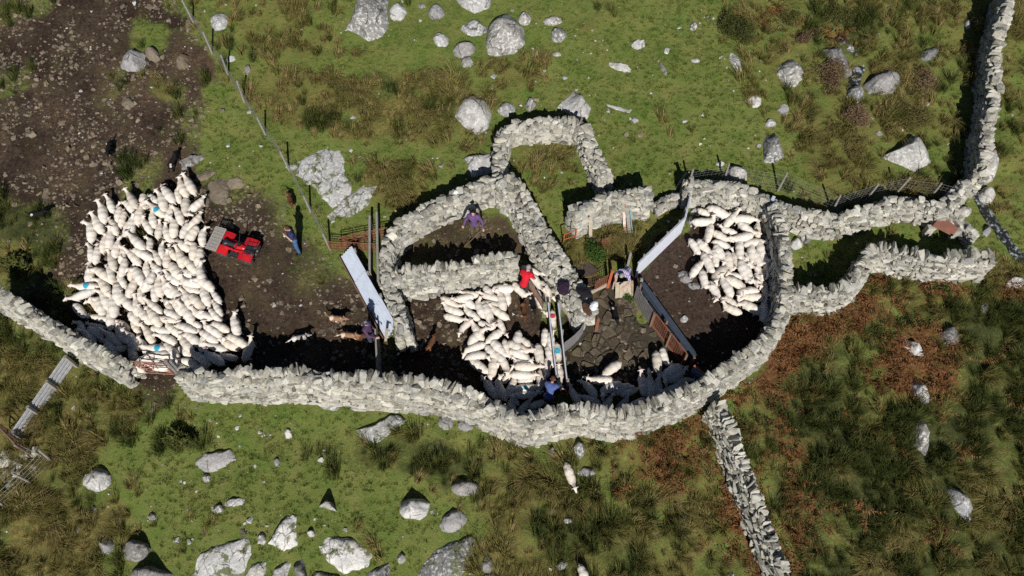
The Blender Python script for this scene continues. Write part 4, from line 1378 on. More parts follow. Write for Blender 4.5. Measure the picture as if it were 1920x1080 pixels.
def right_label(u, v):
    if u > 1428: return 'sheep beside the curved wall at the right side of the right-hand pen'
    if v < 440: return 'white sheep in the upper part of the right-hand flock below the rubble wall'
    if v > 525: return 'white sheep in the lowest row of the right-hand flock'
    if v < 470: return 'white sheep in the upper middle of the right-hand flock, packed closely'
    return 'white sheep facing down in the tight middle of the right-hand flock'

def middle_label(u, v):
    if v > 702: return 'sheep in wall shade at the bottom of the middle flock'
    if u > 1005: return 'sheep of the middle flock standing right beside the race fence'
    if v < 545: return 'white sheep of the middle flock along the foot of the spiky cross wall'
    if v < 615: return 'white sheep in the upper left half of the middle flock'
    if u < 935: return 'white sheep at the lower left side of the middle flock'
    return 'white sheep packed side by side in the lower right of the middle flock'

# right-hand pen
RIGHT = [(1324, 384, -25), (1355, 385, -25), (1321, 416, 3), (1372, 415, 50), (1401, 411, 0), (1337, 440, -105), (1376, 434, 155), (1361, 444, -30), (1399, 430, -40), (1424, 430, 90), (1400, 451, 190), (1417, 457, 10), (1316, 460, -60), (1339, 461, -50), (1362, 460, -20),
         (1315, 495, 52), (1341, 480, -80), (1357, 484, -60), (1371, 486, -80), (1384, 481, -80), (1397, 475, -85), (1417, 475, -90), (1432, 472, -70), (1337, 499, -65), (1392, 498, -70), (1412, 489, -60), (1434, 489, -60), (1406, 505, -70), (1426, 503, -70), (1443, 500, -80), (1326, 517, -75), (1347, 531, -60), (1361, 508, -140), (1385, 511, 175), (1382, 522, -30), (1366, 527, 120), (1414, 531, 190), (1433, 517, -100), (1446, 520, -80), (1380, 551, 140), (1420, 545, 175), (1416, 560, 150), (1375, 567, 152), (1449, 562, 90), (1436, 533, -80)]
RL = {0: 'white sheep standing on flat rock, topmost left in the right-hand pen', 1: 'white sheep on flat rock, right of the topmost one in the right-hand pen', 2: 'white sheep standing sideways just below the two on the rock',
      15: 'white sheep at the left edge of the right-hand flock, beside its long shadow', 42: 'white sheep at the bottom of the right-hand flock, nearest the dark wall shadow', 43: 'sheep in deep shade alone against the curved wall of the right-hand pen',
      30: 'white sheep at the left edge of the right-hand flock above the bare soil', 31: 'white sheep at the lower left corner of the right-hand flock'}
flock([(u, v, d, RL.get(i, right_label(u, v)), None, None, None) for i, (u, v, d) in enumerate(RIGHT)], 'sheep in the right-hand pen')

# middle flock
MIDDLE = [(966, 530, -45), (950, 548, 100), (930, 524, 180), (932, 538, 190), (890, 527, 170), (876, 537, 150), (910, 534, -60), (884, 548, 160), (853, 550, -30), (870, 552, 190), (911, 550, 160), (930, 557, 100), (861, 560, 170), (910, 565, 170), (851, 571, 155), (876, 568, 200), (897, 574, 110), (890, 588, 140), (929, 585, 145), (914, 583, -70), (861, 592, -15), (922, 601, -20), (884, 607, 225), (901, 610, 120),
          (894, 622, 50), (941, 614, -65), (928, 622, 220), (969, 635, -95), (893, 642, 200), (937, 634, -60), (955, 645, -70), (902, 655, 10), (920, 645, 20), (927, 662, -50), (942, 657, -50), (981, 653, -25), (975, 662, -20), (992, 647, -45), (1016, 637, -95), (974, 674, -5), (979, 685, 0), (979, 698, 0), (906, 674, -35), (937, 686, -100), (952, 678, -60), (951, 694, 60), (1010, 667, -80), (1021, 661, -80), (1022, 682, -90), (1014, 699, -90), (927, 719, 125), (945, 717, 110), (962, 720, 70), (989, 720, 10), (987, 710, 20), (960, 742, 120), (985, 734, 5), (1003, 745, 20), (978, 752, 50), (992, 766, 30), (964, 760, 100)]
MLAB = {0: 'white sheep at the top right of the middle flock, beside the red-shirted person', 20: 'white sheep at the left edge of the middle flock facing inwards', 42: 'white sheep standing apart at the left edge of the middle flock, black shadow beside it', 14: 'white sheep with its head farthest left in the middle flock',
        50: 'shaded bluish sheep at the lower left of the middle flock, by the wall', 38: 'white sheep close to the left rail of the race, above the others there', 53: 'white sheep with a small turquoise mark near the blue-shirted person'}
RACE = [(1003, 506, -20, 'white sheep right behind the head of the red-shirted person', None), (999, 523, -65, 'sheep at the mouth of the race against the brown gate', None), (1012, 520, -55, 'sheep entering the race beside the broad diagonal wall', None), (1022, 538, -55, 'sheep entering the race, second behind the leaders, by the wall', None),
        (1016, 556, -75, 'sheep in the race entrance, left of a pair', None), (1027, 562, -90, 'sheep in the race entrance, right of a pair', None), (1033, 598, -88, 'sheep in the race with a red paint mark on its back', (M_RED, -.18, .13)), (1037, 636, -85, 'sheep in the race between the red-marked and the turquoise-marked ones', None), (1042, 664, -85, 'sheep in the race with a turquoise paint mark on its side', (M_BLUE, -.1, .14)), (1048, 694, -85, 'sheep at the lower end of the race next to the blue-shirted person', None)]
race_at = flock([(u, v, d, lab, 0 if mk else (0, 3, 7)[i % 3], .93, mk) for i, (u, v, d, lab, mk) in enumerate(RACE)], 'sheep in the race', keep=.2)
flock([(u, v, d, MLAB.get(i, middle_label(u, v)), 0 if i == 53 else None, None, (M_BLUE, -.05, .09) if i == 53 else None) for i, (u, v, d) in enumerate(MIDDLE) if i not in (3, 7, 12, 15, 29, 32)], 'sheep in the middle flock', list(race_at) + [(*pix(u, v, .42)[:2], 0.) for u, v in ((968, 578), (990, 578), (962, 598), (985, 600), (1003, 600), (975, 618), (1000, 622), (800, 600), (815, 640))], keep=.06)

LOWER = [(1147, 696, 218), (1121, 716, 178), (1085, 733, 120), (1103, 737, 130), (1152, 733, 205), (1134, 747, 60), (1128, 757, 175), (1146, 757, 10), (1172, 727, 30), (1181, 738, 20), (1205, 719, 100), (1222, 718, 95), (1238, 718, 92), (1247, 674, -70), (1240, 690, -85), (1251, 698, 215), (1262, 705, 30), (1277, 709, 15), (1262, 716, 190), (1166, 748, 50), (1190, 746, 30), (1110, 752, 160), (1290, 712, 40)]
LLAB = {0: 'white sheep in sunlight alone on the flagstones, head to lower left', 1: 'half-shaded white sheep just below the lone sunlit one on the flagstones', 13: 'white sheep beside the rusty mesh gate, topmost of its corner', 14: 'white sheep just below the topmost one beside the rusty mesh gate', 15: 'white sheep with sunlit head low in the corner by the rusty gate'}
flock([(u, v, d, LLAB.get(i, 'sheep huddled in wall shade at the bottom of the flagstone pen'), None, None, None) for i, (u, v, d) in enumerate(LOWER)], 'sheep in the flagstone pen')

put_sheep(1069, 886, -72, 'lone white sheep grazing outside the wall at bottom centre', None, 0)
put_sheep(1097, 1078, -70, 'lone white sheep cut by the bottom edge beside dark rushes', None, 4)

# the big flock left of the quad bike
TOPS = [(350, 327, 118, 'white sheep farthest up, leading the big flock past the pale rock'), (340, 351, 112, 'slim white sheep just behind the leader of the big flock'), (333, 366, 100, 'white sheep third from the top of the big flock'), (242, 378, 118, 'white sheep at the top left of the big flock with a long shadow'),
        (312, 374, 125, 'white sheep near the top right of the big flock, below the third from the top'), (288, 380, 130, 'white sheep at the top of the big flock, right of the long-shadowed one')]
BM = [(288, 405, 140, 'white sheep with a bright blue spot in the upper part of the big flock', .12), (285, 645, 172, 'white sheep with a turquoise spot low in the big flock above the gate', .10), (183, 537, 178, 'white sheep with a blue spot at the left edge of the big flock', .10)]
EDGE = [(397, 555, 165), (430, 600, 125), (445, 618, 105), (408, 578, 130), (460, 650, 70), (178, 432, 97), (178, 468, 80), (160, 545, 200), (372, 462, 80), (205, 400, 100), (360, 445, 60), (358, 420, 55)]
FPOLY = [(210, 372), (262, 368), (318, 360), (345, 335), (368, 350), (380, 430), (378, 470), (380, 520), (405, 548), (440, 590), (468, 630), (472, 676), (400, 688), (330, 684), (232, 680), (205, 655), (132, 596), (140, 580), (190, 565), (140, 545), (172, 505), (164, 440)]
rs = random.Random(4)
BIG = [(u, v, d, lab, 0 if i in (0, 3) else None, None, None) for i, (u, v, d, lab) in enumerate(TOPS)]
BIG += [(u, v, d, lab, 0, 1.0, (M_BLUE, -.1, rad)) for u, v, d, lab, rad in BM]
BIG += [(u, v, d, 'white sheep on the outer edge of the big flock beside the quad bike' if u > 300 else 'white sheep on the left edge of the big flock beside the stony mud', None, None, None) for u, v, d in EDGE]
while len(BIG) < 148:
    best = None
    for _ in range(14):                 # spread them evenly
        u, v = rs.uniform(130, 475), rs.uniform(340, 690)
        if not inpoly(np.array([u]), np.array([v]), FPOLY)[0]: continue
        q = min((u - s[0]) ** 2 + ((v - s[1]) * .8) ** 2 for s in BIG)
        if best is None or q > best[0]: best = (q, u, v)
    _, u, v = best
    d = rs.gauss(112 + 14 * math.sin(u * .02) + (18 if v > 560 else 0) - (35 if u > 340 and v < 480 else 0), 20)
    if v > 655: d = rs.choice((165, 175, 10, 150))
    if rs.random() < .14: d += 180
    row = 0 if v < 430 else 1 if v < 500 else 2 if v < 570 else 3 if v < 640 else 4
    side = (' on the left side of the big flock', ' in the centre of the big flock', ' on the right side of the big flock')[0 if u < 235 else 1 if u < 315 else 2]
    lab = ('white sheep in the top rows', 'white sheep in the upper middle rows', 'white sheep in the lower middle rows', 'sunlit white sheep in the lower rows', 'sheep in the last row along the wall')[row] + side
    BIG.append((u, v, d, lab, None, None, None))
flock(BIG, 'sheep in the big flock', (), [tuple(pix(u, v, .42)[:2]) for u, v in FPOLY], .004)

# ------------------------------------------------------------------ dogs
def dog_meshes(coat, white, k, tail=.1):
    trunk = [cap((-.26, 0, .40), (0, 0, .40), .105, .115), cap((0, 0, .40), (.20, 0, .42), .115, .125)]
    neck = [cap((.22, 0, .46), (.36, 0, .55), .085, .07)]
    head = [cap((.36, 0, .57), (.44, 0, .56), .075, .06), cap((.44, 0, .55), (.55, 0, .52), .05, .032)]
    ears = [cap((.36, q * .05, .62), (.33, q * .085, .67), .028, .012) for q in (-1, 1)]
    legs = []
    for q in (-1, 1):
        sw = q * .05 * (1 if k % 2 else -1)
        legs += [cap((.20, q * .075, .38), (.20 + sw, q * .075, .19), .05, .03), cap((.20 + sw, q * .075, .19), (.20 + sw * 1.2, q * .075, .03), .028, .024), cap((.21 + sw * 1.2, q * .075, .022), (.25 + sw * 1.2, q * .075, .02), .024, .02)]
        legs += [cap((-.26, q * .08, .38), (-.22 - sw, q * .08, .26), .075, .045), cap((-.22 - sw, q * .08, .26), (-.33 - sw, q * .08, .15), .04, .026), cap((-.33 - sw, q * .08, .15), (-.30 - sw, q * .08, .03), .025, .022), cap((-.30 - sw, q * .08, .022), (-.26 - sw, q * .08, .02), .024, .02)]
    tl = [cap((-.34, 0, .42), (-.50, tail, .36), .035, .03), cap((-.50, tail, .36), (-.62, tail * 2.2, .40), .03, .02)]
    return blob_mesh('dog', trunk + neck + head + ears + legs + tl, .014, .03, coat, .006, None, k)

def coat_mat(name, a, b_, thr=.5):
    m, nt, b = new_mat(name)
    tc = N(nt, 'ShaderNodeTexCoord').outputs['Object']
    f = noise(nt, tc, 3.2, 2, .5)
    nt.links.new(ramp(nt, f, [(thr, a), (thr + .04, b_)]), b.inputs['Base Color'])
    b.inputs['Roughness'].default_value = .9; b.inputs['Specular IOR Level'].default_value = .1
    bump(nt, b, noise(nt, tc, 70, 3), .4, .01)
    return m
C_BW = coat_mat('collie_coat', (.012, .011, .012), (.55, .52, .48), .60)
C_TAN = coat_mat('tan_coat', (.30, .17, .10), (.60, .48, .38), .52)
C_GREY = coat_mat('merle_coat', (.32, .29, .27), (.62, .58, .54), .50)
C_BRN = coat_mat('brown_coat', (.10, .045, .025), (.22, .10, .05), .55)
DM = {}
DOGS = [(545, 372, -70, C_BRN, 'brown dog walking on the grass above the person in navy'), (633, 594, -8, C_TAN, 'tan and white dog in the sun above its companion by the yard gate'), (655, 626, -5, C_TAN, 'tan dog at the edge of the wall shade, left of a pair'), (682, 627, 10, C_BRN, 'brown dog right beside the person at the yard gate'),
        (563, 630, 12, C_GREY, 'pale grey dog with white tail at the edge of the wall shade'), (808, 642, 60, C_BRN, 'brown dog alone in the dark yard left of the middle flock'), (1153, 586, -80, C_BW, 'black and white dog on the flagstones'), (74, 399, 8, C_BW, 'black and white dog in rushes at the far left'),
        (325, 300, 60, C_BW, 'black dog beside the pale rock at the top of the big flock'), (206, 277, -85, C_BW, 'black and white dog alone on the stony mud'), (999, 566, -80, C_BW, 'black and white dog against the brown race gate'), (983, 579, -85, C_BRN, 'dark brown dog at the heels of the red-shirted person'), (757, 655, 20, C_BW, 'black and white dog in deep shade right of the yard gate')]
for i, (u, v, d, coat, lab) in enumerate(DOGS):
    key = (coat.name, i % 2)
    if key not in DM: DM[key] = dog_meshes(coat, None, i % 2, .08 if i % 2 else -.06)
    p = pix(u, v, .3)
    o = link('dog', DM[key], None, (p[0], p[1], float(ground_z(np.array([p[0]]), np.array([p[1]]))[0])))
    o.rotation_euler = (Matrix.Rotation(SLOPE * .85, 3, 'X') @ Matrix.Rotation(heading(u, v, d), 3, 'Z')).to_euler()
    o.scale = (.86, .86, .86)
    tag(o, lab, 'dog', 'sheepdogs')

# ------------------------------------------------------------------ people
M_SKIN = plain('skin', (.52, .30, .23), (.46, .25, .19), .6, 20, 0, .1, .3)
def cloth(name, c1, c2=None): return plain(name, c1, c2 or tuple(x * .7 for x in c1), .9, 9, 0, .4, .1)

BASE = dict(ankL=(-.11, 0, .08), ankR=(.11, 0, .08), toeL=(-.13, .16, .035), toeR=(.13, .16, .035), kneeL=(-.105, .03, .49), kneeR=(.105, .03, .49), hipL=(-.095, 0, .92), hipR=(.095, 0, .92),
            pel=(0, 0, .97), chest=(0, .01, 1.28), neck=(0, 0, 1.47), head=(0, .03, 1.63), shL=(-.185, 0, 1.42), shR=(.185, 0, 1.42), elL=(-.25, -.03, 1.14), elR=(.25, -.03, 1.14), wrL=(-.24, .06, .90), wrR=(.24, .06, .90), look=(0, 1, 0))
def bendover(J, ang, pivot_z=.95, side=0.0):
    """tip everything above the hips forward"""
    R = Matrix.Rotation(-ang, 3, 'X') @ Matrix.Rotation(side, 3, 'Y')
    for k in ('chest', 'neck', 'head', 'shL', 'shR', 'elL', 'elR', 'wrL', 'wrR'):
        v = Vector(J[k]) - Vector((0, 0, pivot_z)); v = R @ v
        J[k] = tuple(v + Vector((0, 0, pivot_z)))
    J['look'] = tuple(R @ Vector(J['look']))
    return J

def hand(wr, el, side):
    w_, e = Vector(wr), Vector(el)
    d = (w_ - e).normalized(); px_ = d.cross(Vector((0, 1, .2))).normalized(); nrm = px_.cross(d).normalized()
    out = [cap(w_, w_ + d * .075, .026, .034)]
    for i, l in enumerate((.065, .078, .072, .055)):
        b0 = w_ + d * .085 + px_ * (.033 - .022 * i); mid = b0 + d * l * .55; tip = mid + d * l * .4 - nrm * side * .022
        out += [cap(b0, mid, .0105, .010), cap(mid, tip, .010, .009)]
    t0 = w_ + d * .02 + px_ * .03
    out.append(cap(t0, t0 + d * .045 + px_ * .03, .013, .011))
    return out

def person(label, u, v, deg, J, shirt, trousers, hair, sleeve='short', hat=None, boots=None, held=None):
    p = gpt(u, v); p[2] = float(ground_z(np.array([p[0]]), np.array([p[1]]))[0])
    hd = heading(u, v, deg) - math.pi / 2
    j = {k: np.array(x, float) for k, x in J.items()}
    L = Vector(j['look']).normalized()
    hc = j['head']; up = Vector(hc - j['neck']).normalized(); sd_ = np.array(L.cross(up).normalized()); Ln = np.array(L); upn = np.array(up)
    head = [ell(hc + upn * .03, (.078, .092, .098)), cap(hc - upn * .02 + Ln * .03, hc - upn * .075 + Ln * .055, .055, .038), cap(hc + Ln * .09 + upn * .005, hc + Ln * .105 - upn * .022, .012, .016)]
    head += [cap(hc + sd_ * q * .078, hc + sd_ * q * .086 - upn * .03, .016, .011) for q in (-1, 1)]
    head += [cap(hc - upn * .05 + Ln * .075 - sd_ * .02, hc - upn * .05 + Ln * .075 + sd_ * .02, .010, .010)]
    limbs = []
    for s in 'LR':
        limbs += [cap(j['hip' + s], j['knee' + s], .078, .055), cap(j['knee' + s], j['ank' + s], .055, .036), cap(j['ank' + s] - (0, 0, .03), j['toe' + s], .04, .032)]
        limbs += [cap(j['sh' + s], j['el' + s], .05, .038), cap(j['el' + s], j['wr' + s], .038, .026)] + hand(j['wr' + s], j['el' + s], -1 if s == 'L' else 1)
    torso = [cap(j['hipL'], j['hipR'], .09), cap(j['pel'], j['chest'], .115, .125), cap(j['shL'], j['shR'], .065), cap(j['chest'] + (j['shL'] - j['chest']) * .5, j['chest'] + (j['shR'] - j['chest']) * .5, .11), cap(j['neck'] - upn * .06, hc - upn * .03, .055, .05)]
    o = link('person', blob_mesh('person', torso + limbs + head, .0125, .022, M_SKIN), None, p, (0, 0, hd))
    tag(o, label, 'person')
    ts = [cap(j['pel'] + (j['pel'] - j['chest']) * .12, j['chest'], .14, .148), cap(j['shL'], j['shR'], .078), cap(j['chest'] + (j['shL'] - j['chest']) * .55, j['chest'] + (j['shR'] - j['chest']) * .55, .135)]
    ts += [cap(j['pel'] + (j['hipL'] - j['pel']) * .6, j['pel'] + (j['hipR'] - j['pel']) * .6, .125)]
    for s in 'LR':
        if sleeve == 'long':
            ts += [cap(j['sh' + s], j['el' + s], .066, .054), cap(j['el' + s], j['wr' + s], .054, .044)]
        else:
            ts += [cap(j['sh' + s], j['sh' + s] * .35 + j['el' + s] * .65, .068, .062)]
    link('shirt', blob_mesh('shirt', ts, .017, .035, shirt, .004), o)
    tr = [cap(j['hipL'], j['hipR'], .115)]
    for s in 'LR':
        tr += [cap(j['hip' + s], j['knee' + s], .098, .076), cap(j['knee' + s], j['ank' + s] * .8 + j['knee' + s] * .2, .076, .062)]
    link('trousers', blob_mesh('trousers', tr, .017, .03, trousers, .004), o)
    for s in 'LR':
        link('boot', blob_mesh('boot', [cap(j['ank' + s] + (0, 0, .1), j['ank' + s], .058, .055), cap(j['ank' + s] - (0, 0, .03), j['toe' + s], .052, .045)], .015, .02, boots or cloth('boot_rubber', (.03, .035, .025))), o)
    if hat:
        hm = MB()
        hb = blob_mesh('cap', [ell(hc + upn * .055, (.094, .106, .085)), cap(hc + upn * .06 + Ln * .07, hc + upn * .05 + Ln * .15, .045, .035)], .015, .02, hat, 0)
        link('cap', hb, o)
    hl = blob_mesh('hair', [ell(hc + upn * .045 - Ln * .018, (.089, .098, .098)), cap(hc - Ln * .06, hc - Ln * .06 - upn * .05, .05, .04)], .014, .02, hair, .006, lambda X: (X - (hc + Ln * .045)) @ Ln - .0)
    link('hair', hl, o)
    return o, p, hd

def world_pt(p, hd, q):
    c_, s_ = math.cos(hd), math.sin(hd)
    return np.array([p[0] + q[0] * c_ - q[1] * s_, p[1] + q[0] * s_ + q[1] * c_, p[2] + q[2]])

H_DARK, H_BROWN, H_GREY = cloth('dark_hair', (.015, .012, .010)), cloth('brown_hair', (.09, .05, .03)), cloth('grey_hair', (.30, .29, .28))
J = dict(BASE); J.update(elR=(.36, -.10, 1.16), wrR=(.17, .07, 1.02), elL=(-.26, .10, 1.17), wrL=(-.12, .22, 1.40), chest=(0, .03, 1.28), head=(0, .06, 1.62), look=(0, .9, -.35))
person('person in navy T-shirt and blue jeans, hand on hip, standing right of the quad bike', 562, 474, 205, J, cloth('navy_cotton', (.035, .045, .11)), cloth('denim', (.075, .14, .30)), H_BROWN)
J = dict(BASE); J.update(elR=(.33, .02, 1.15), wrR=(.40, .12, .92), elL=(-.33, .02, 1.15), wrL=(-.38, .16, .95), look=(0, .9, -.3), kneeL=(-.14, .05, .49), ankL=(-.16, 0, .08), toeL=(-.18, .15, .035))
o, p, hd = person('person in purple jacket with a stick, standing inside the round stone pen', 891, 446, -98, J, cloth('purple_jacket', (.135, .075, .20)), cloth('khaki_trousers', (.13, .10, .06)), H_DARK, 'long')
q = world_pt(p, hd, (-.40, .22, .95))
stk = MB(); e = gpt(863, 470); stk.tube(q + (q - e) * .12, e, .014, 6)
tag(stk.build('walking_stick', plain('stick_wood', (.20, .13, .08)), None), 'thin stick held by the person in purple, pointing into the shade', 'stick')
J = bendover(dict(BASE), .62); J.update(elR=(.30, .30, 1.02), wrR=(.26, .46, .82), elL=(-.27, .34, 1.02), wrL=(-.10, .50, .84), kneeL=(-.13, .07, .49), ankL=(-.15, -.10, .08), toeL=(-.16, .06, .035))
person('person in bright red T-shirt and dark trousers bending over the race gate', 982, 556, 68, J, cloth('red_cotton', (.62, .02, .035)), cloth('olive_trousers', (.045, .05, .045)), H_GREY)
J = bendover(dict(BASE), .75); J.update(elR=(.34, .40, 1.05), wrR=(.45, .48, .84), elL=(-.22, .42, 1.0), wrL=(-.05, .66, .90))
o, p, hd = person('person in blue T-shirt bending at the lower end of the race with a red stick', 1027, 762, 75, J, cloth('blue_cotton', (.09, .13, .32)), cloth('grey_trousers', (.16, .14, .15)), H_BROWN)
q = world_pt(p, hd, (.48, .50, .80))
stk = MB(); e = pix(1066, 741, .35); stk.tube(q, e, .022, 6)
tag(stk.build('red_stick', plain('red_plastic', (.60, .02, .02), (.5, .015, .015), .4, 8), None), 'red plastic stick held by the person in blue', 'stick')
m, nt, b = new_mat('checked_cotton')
tc = N(nt, 'ShaderNodeTexCoord').outputs['Object']
wv = []
for ax_ in ('X', 'Z'):
    w_ = N(nt, 'ShaderNodeTexWave', bands_direction=ax_); w_.inputs['Scale'].default_value = 4.2; nt.links.new(tc, w_.inputs['Vector']); wv.append(w_.outputs['Fac'])
f = mathn(nt, 'ADD', mathn(nt, 'MULTIPLY', wv[0], .5), mathn(nt, 'MULTIPLY', wv[1], .5))
nt.links.new(ramp(nt, f, [(.25, (.10, .09, .22)), (.5, (.30, .26, .46)), (.75, (.62, .55, .66))]), b.inputs['Base Color']); b.inputs['Roughness'].default_value = .9
J = bendover(dict(BASE), .95); J.update(elR=(.30, .40, .86), wrR=(.16, .62, .74), elL=(-.33, .38, .86), wrL=(-.22, .60, .74))
person('person in checked shirt stooping between the white panels and the plywood gate', 1170, 532, 240, J, m, cloth('dark_trousers', (.03, .03, .04)), H_GREY)
J = dict(BASE); J.update(elR=(.27, .14, 1.14), wrR=(.20, .38, 1.06), head=(0, .05, 1.62), look=(.2, .9, -.25))
person('person in plum jumper and flat cap holding the yard gate', 699, 645, -15, J, cloth('plum_jumper', (.10, .055, .11)), cloth('slate_trousers', (.06, .06, .085)), H_GREY, 'long', cloth('navy_cap', (.05, .055, .10)))

# ------------------------------------------------------------------ quad bike
def quad():
    u, v = 451, 471
    p = gpt(u, v)
    hd = heading(u, v, -17)
    root = thing('quad_bike', 'red quad bike with a pale slatted rear rack, parked right of the big flock', 'quad bike', p)
    root.rotation_euler = (Matrix.Rotation(SLOPE * .85, 3, 'X') @ Matrix.Rotation(hd, 3, 'Z')).to_euler()
    root.scale = (.87, .87, .87)
    RED = plain('red_plastic_body', (.55, .012, .018), (.42, .010, .014), .28, 5, 0, .05, .5)
    BLK = plain('black_vinyl', (.022, .024, .035), (.014, .015, .02), .45, 9, 0, .1, .4)
    DRK = plain('dark_steel', (.07, .075, .085), (.04, .042, .05), .5, 12, .5)
    TYR = plain('tyre_rubber', (.085, .080, .072), (.045, .042, .038), .9, 14, 0, .6, .1)
    RIM = plain('rim_steel', (.30, .30, .30), (.2, .2, .2), .45, 10, .6)
    PAL = plain('rack_wood', (.40, .37, .34), (.27, .25, .23), .85, 18)
    CHR = plain('bright_metal', (.6, .6, .62), (.45, .45, .47), .3, 10, .8)
    # wheels
    for x in (-.60, .62):
        for s in (-1, 1):
            n = 20; w_ = .13; y = s * .42; R = .30
            V = []; Fc = []
            prof = [(.14, -w_), (.24, -w_), (.29, -w_ * .8), (.305, -w_ * .3), (.305, w_ * .3), (.29, w_ * .8), (.24, w_), (.14, w_)]
            for i in range(n * 2):
                a = 2 * math.pi * i / (n * 2)
                for r_, yy in prof:
                    k = 1.04 if (i % 2 and r_ > .28) else 1
                    V.append((r_ * k * math.cos(a), yy, r_ * k * math.sin(a)))
            m_ = len(prof)
            for i in range(n * 2):
                for q in range(m_):
                    a, b_ = i * m_ + q, i * m_ + (q + 1) % m_
                    c_, d_ = ((i + 1) % (n * 2)) * m_ + (q + 1) % m_, ((i + 1) % (n * 2)) * m_ + q
                    Fc.append((a, b_, c_, d_))
            wh = link('wheel', mesh_of('wheel', V, Fc, TYR), root, (x, y, .30))
            rm = MB(); rm.tube((0, -.09, 0), (0, .09, 0), .15, 16); rm.tube((0, s * .09, 0), (0, s * .12, 0), .05, 10)
            rm.build('rim', RIM, wh)
    ch = MB()
    ch.box((0, 0, .36), (1.25, .30, .22)); ch.tube((-.60, -.42, .30), (-.60, .42, .30), .035); ch.tube((.62, -.42, .30), (.62, .42, .30), .03)
    ch.box((.05, 0, .52), (.45, .34, .2))
    ch.build('chassis', DRK, root)
    for s in (-1, 1):
        fw = MB(); fw.box((.02, s * .34, .36), (.50, .24, .03)); fw.tube((-.22, s * .46, .38), (.26, s * .46, .38), .02)
        fw.build('footrest', DRK, root)
    def fender(x0, x1, s, zc, name):
        mb = MB(); n = 8
        for i in range(n):
            a0, a1 = math.pi * (.08 + .84 * i / n), math.pi * (.08 + .84 * (i + 1) / n)
            cx, rx, rz = (x0 + x1) / 2, (x1 - x0) / 2, .20
            P0 = (cx - rx * math.cos(a0), zc + rz * math.sin(a0)); P1 = (cx - rx * math.cos(a1), zc + rz * math.sin(a1))
            yi, yo = s * .20, s * .56
            mb.sheet((P0[0], yi, P0[1] + .03), (P1[0], yi, P1[1] + .03), (P1[0], yo, P1[1] - .02), (P0[0], yo, P0[1] - .02), .018)
        mb.build(name, RED, root, smooth=False)
    for s in (-1, 1):
        fender(-.98, -.24, s, .50, 'rear_mudguard'); fender(.28, .96, s, .50, 'front_mudguard')
    for s in (-1, 1):
        sp_ = blob_mesh('side_panel', [cap((-.55, s * .17, .66), (.15, s * .20, .62), .07, .06), cap((.15, s * .20, .62), (.62, s * .17, .67), .06, .07), cap((-.55, s * .17, .66), (-.80, s * .22, .70), .07, .05)], .022, .04, RED)
        link('side_panel', sp_, root)
    tk = blob_mesh('fuel_tank', [ell((.20, 0, .76), (.24, .16, .11)), ell((.42, 0, .74), (.16, .13, .09))], .022, .05, RED)
    link('fuel_tank', tk, root)
    bonnet = MB(); bonnet.box((.74, 0, .70), (.34, .40, .06), (0, .12, 0)); bonnet.build('bonnet', BLK, root)
    st_ = blob_mesh('seat', [cap((-.42, 0, .78), (.04, 0, .76), .13, .10), cap((-.42, -.06, .80), (-.42, .06, .80), .11)], .022, .05, BLK)
    link('seat', st_, root)
    hb = MB(); hb.tube((.36, 0, .80), (.28, 0, 1.0), .025); hb.path([(.20, -.40, 1.03), (.28, -.18, 1.04), (.28, .18, 1.04), (.20, .40, 1.03)], .016)
    hbo = hb.build('handlebar', DRK, root)
    for s in (-1, 1):
        g = MB(); g.tube((.20, s * .40, 1.03), (.14, s * .52, 1.02), .022); g.build('grip', BLK, hbo)
    ins = MB(); ins.box((.34, 0, 1.02), (.12, .16, .06)); ins.build('instrument_pod', BLK, root)
    fr = MB()
    for y in (-.30, -.10, .10, .30): fr.tube((.58, y, .80), (1.0, y, .80), .012)
    for x in (.58, .79, 1.0): fr.tube((x, -.38, .805), (x, .38, .805), .013)
    for s in (-1, 1): fr.tube((.70, s * .26, .80), (.70, s * .22, .62), .012)
    fr.build('front_rack', DRK, root)
    bb = MB(); bb.path([(.86, -.30, .45), (1.06, -.26, .50), (1.06, .26, .50), (.86, .30, .45)], .02); bb.path([(1.06, -.20, .50), (1.04, -.20, .72), (1.04, .20, .72), (1.06, .20, .50)], .016)
    bb.build('bull_bar', DRK, root)
    for s in (-1, 1):
        h = MB(); h.tube((.90, s * .17, .66), (.97, s * .17, .66), .06, 12); h.build('headlight', CHR, root)
    # rear rack: frame and slats
    rk = MB()
    for x in (-1.12, -.62): rk.bar((x, -.56, .86), (x, .56, .86), .05, .03)
    for y in (-.56, .56): rk.bar((-1.12, y, .86), (-.62, y, .86), .05, .03)
    for s in (-1, 1): rk.tube((-.85, s * .24, .84), (-.75, s * .2, .55), .014)
    rko = rk.build('rear_rack', PAL, root)
    for i in range(9):
        x = -1.08 + i * .053
        sl = MB(); sl.box((x, 0, .872), (.034, 1.10, .02)); sl.build('slat', PAL, rko)
    for i in range(7):
        y = -.48 + i * .16
        sl = MB(); sl.box((-.87, y, .89), (.46, .03, .014)); sl.build('slat', PAL, rko)
    for s in (-1, 1):
        t = MB(); t.box((-1.02, s * .30, .62), (.05, .10, .06)); t.build('tail_light', plain('lamp_red', (.4, .01, .01), None, .3), root)
quad()

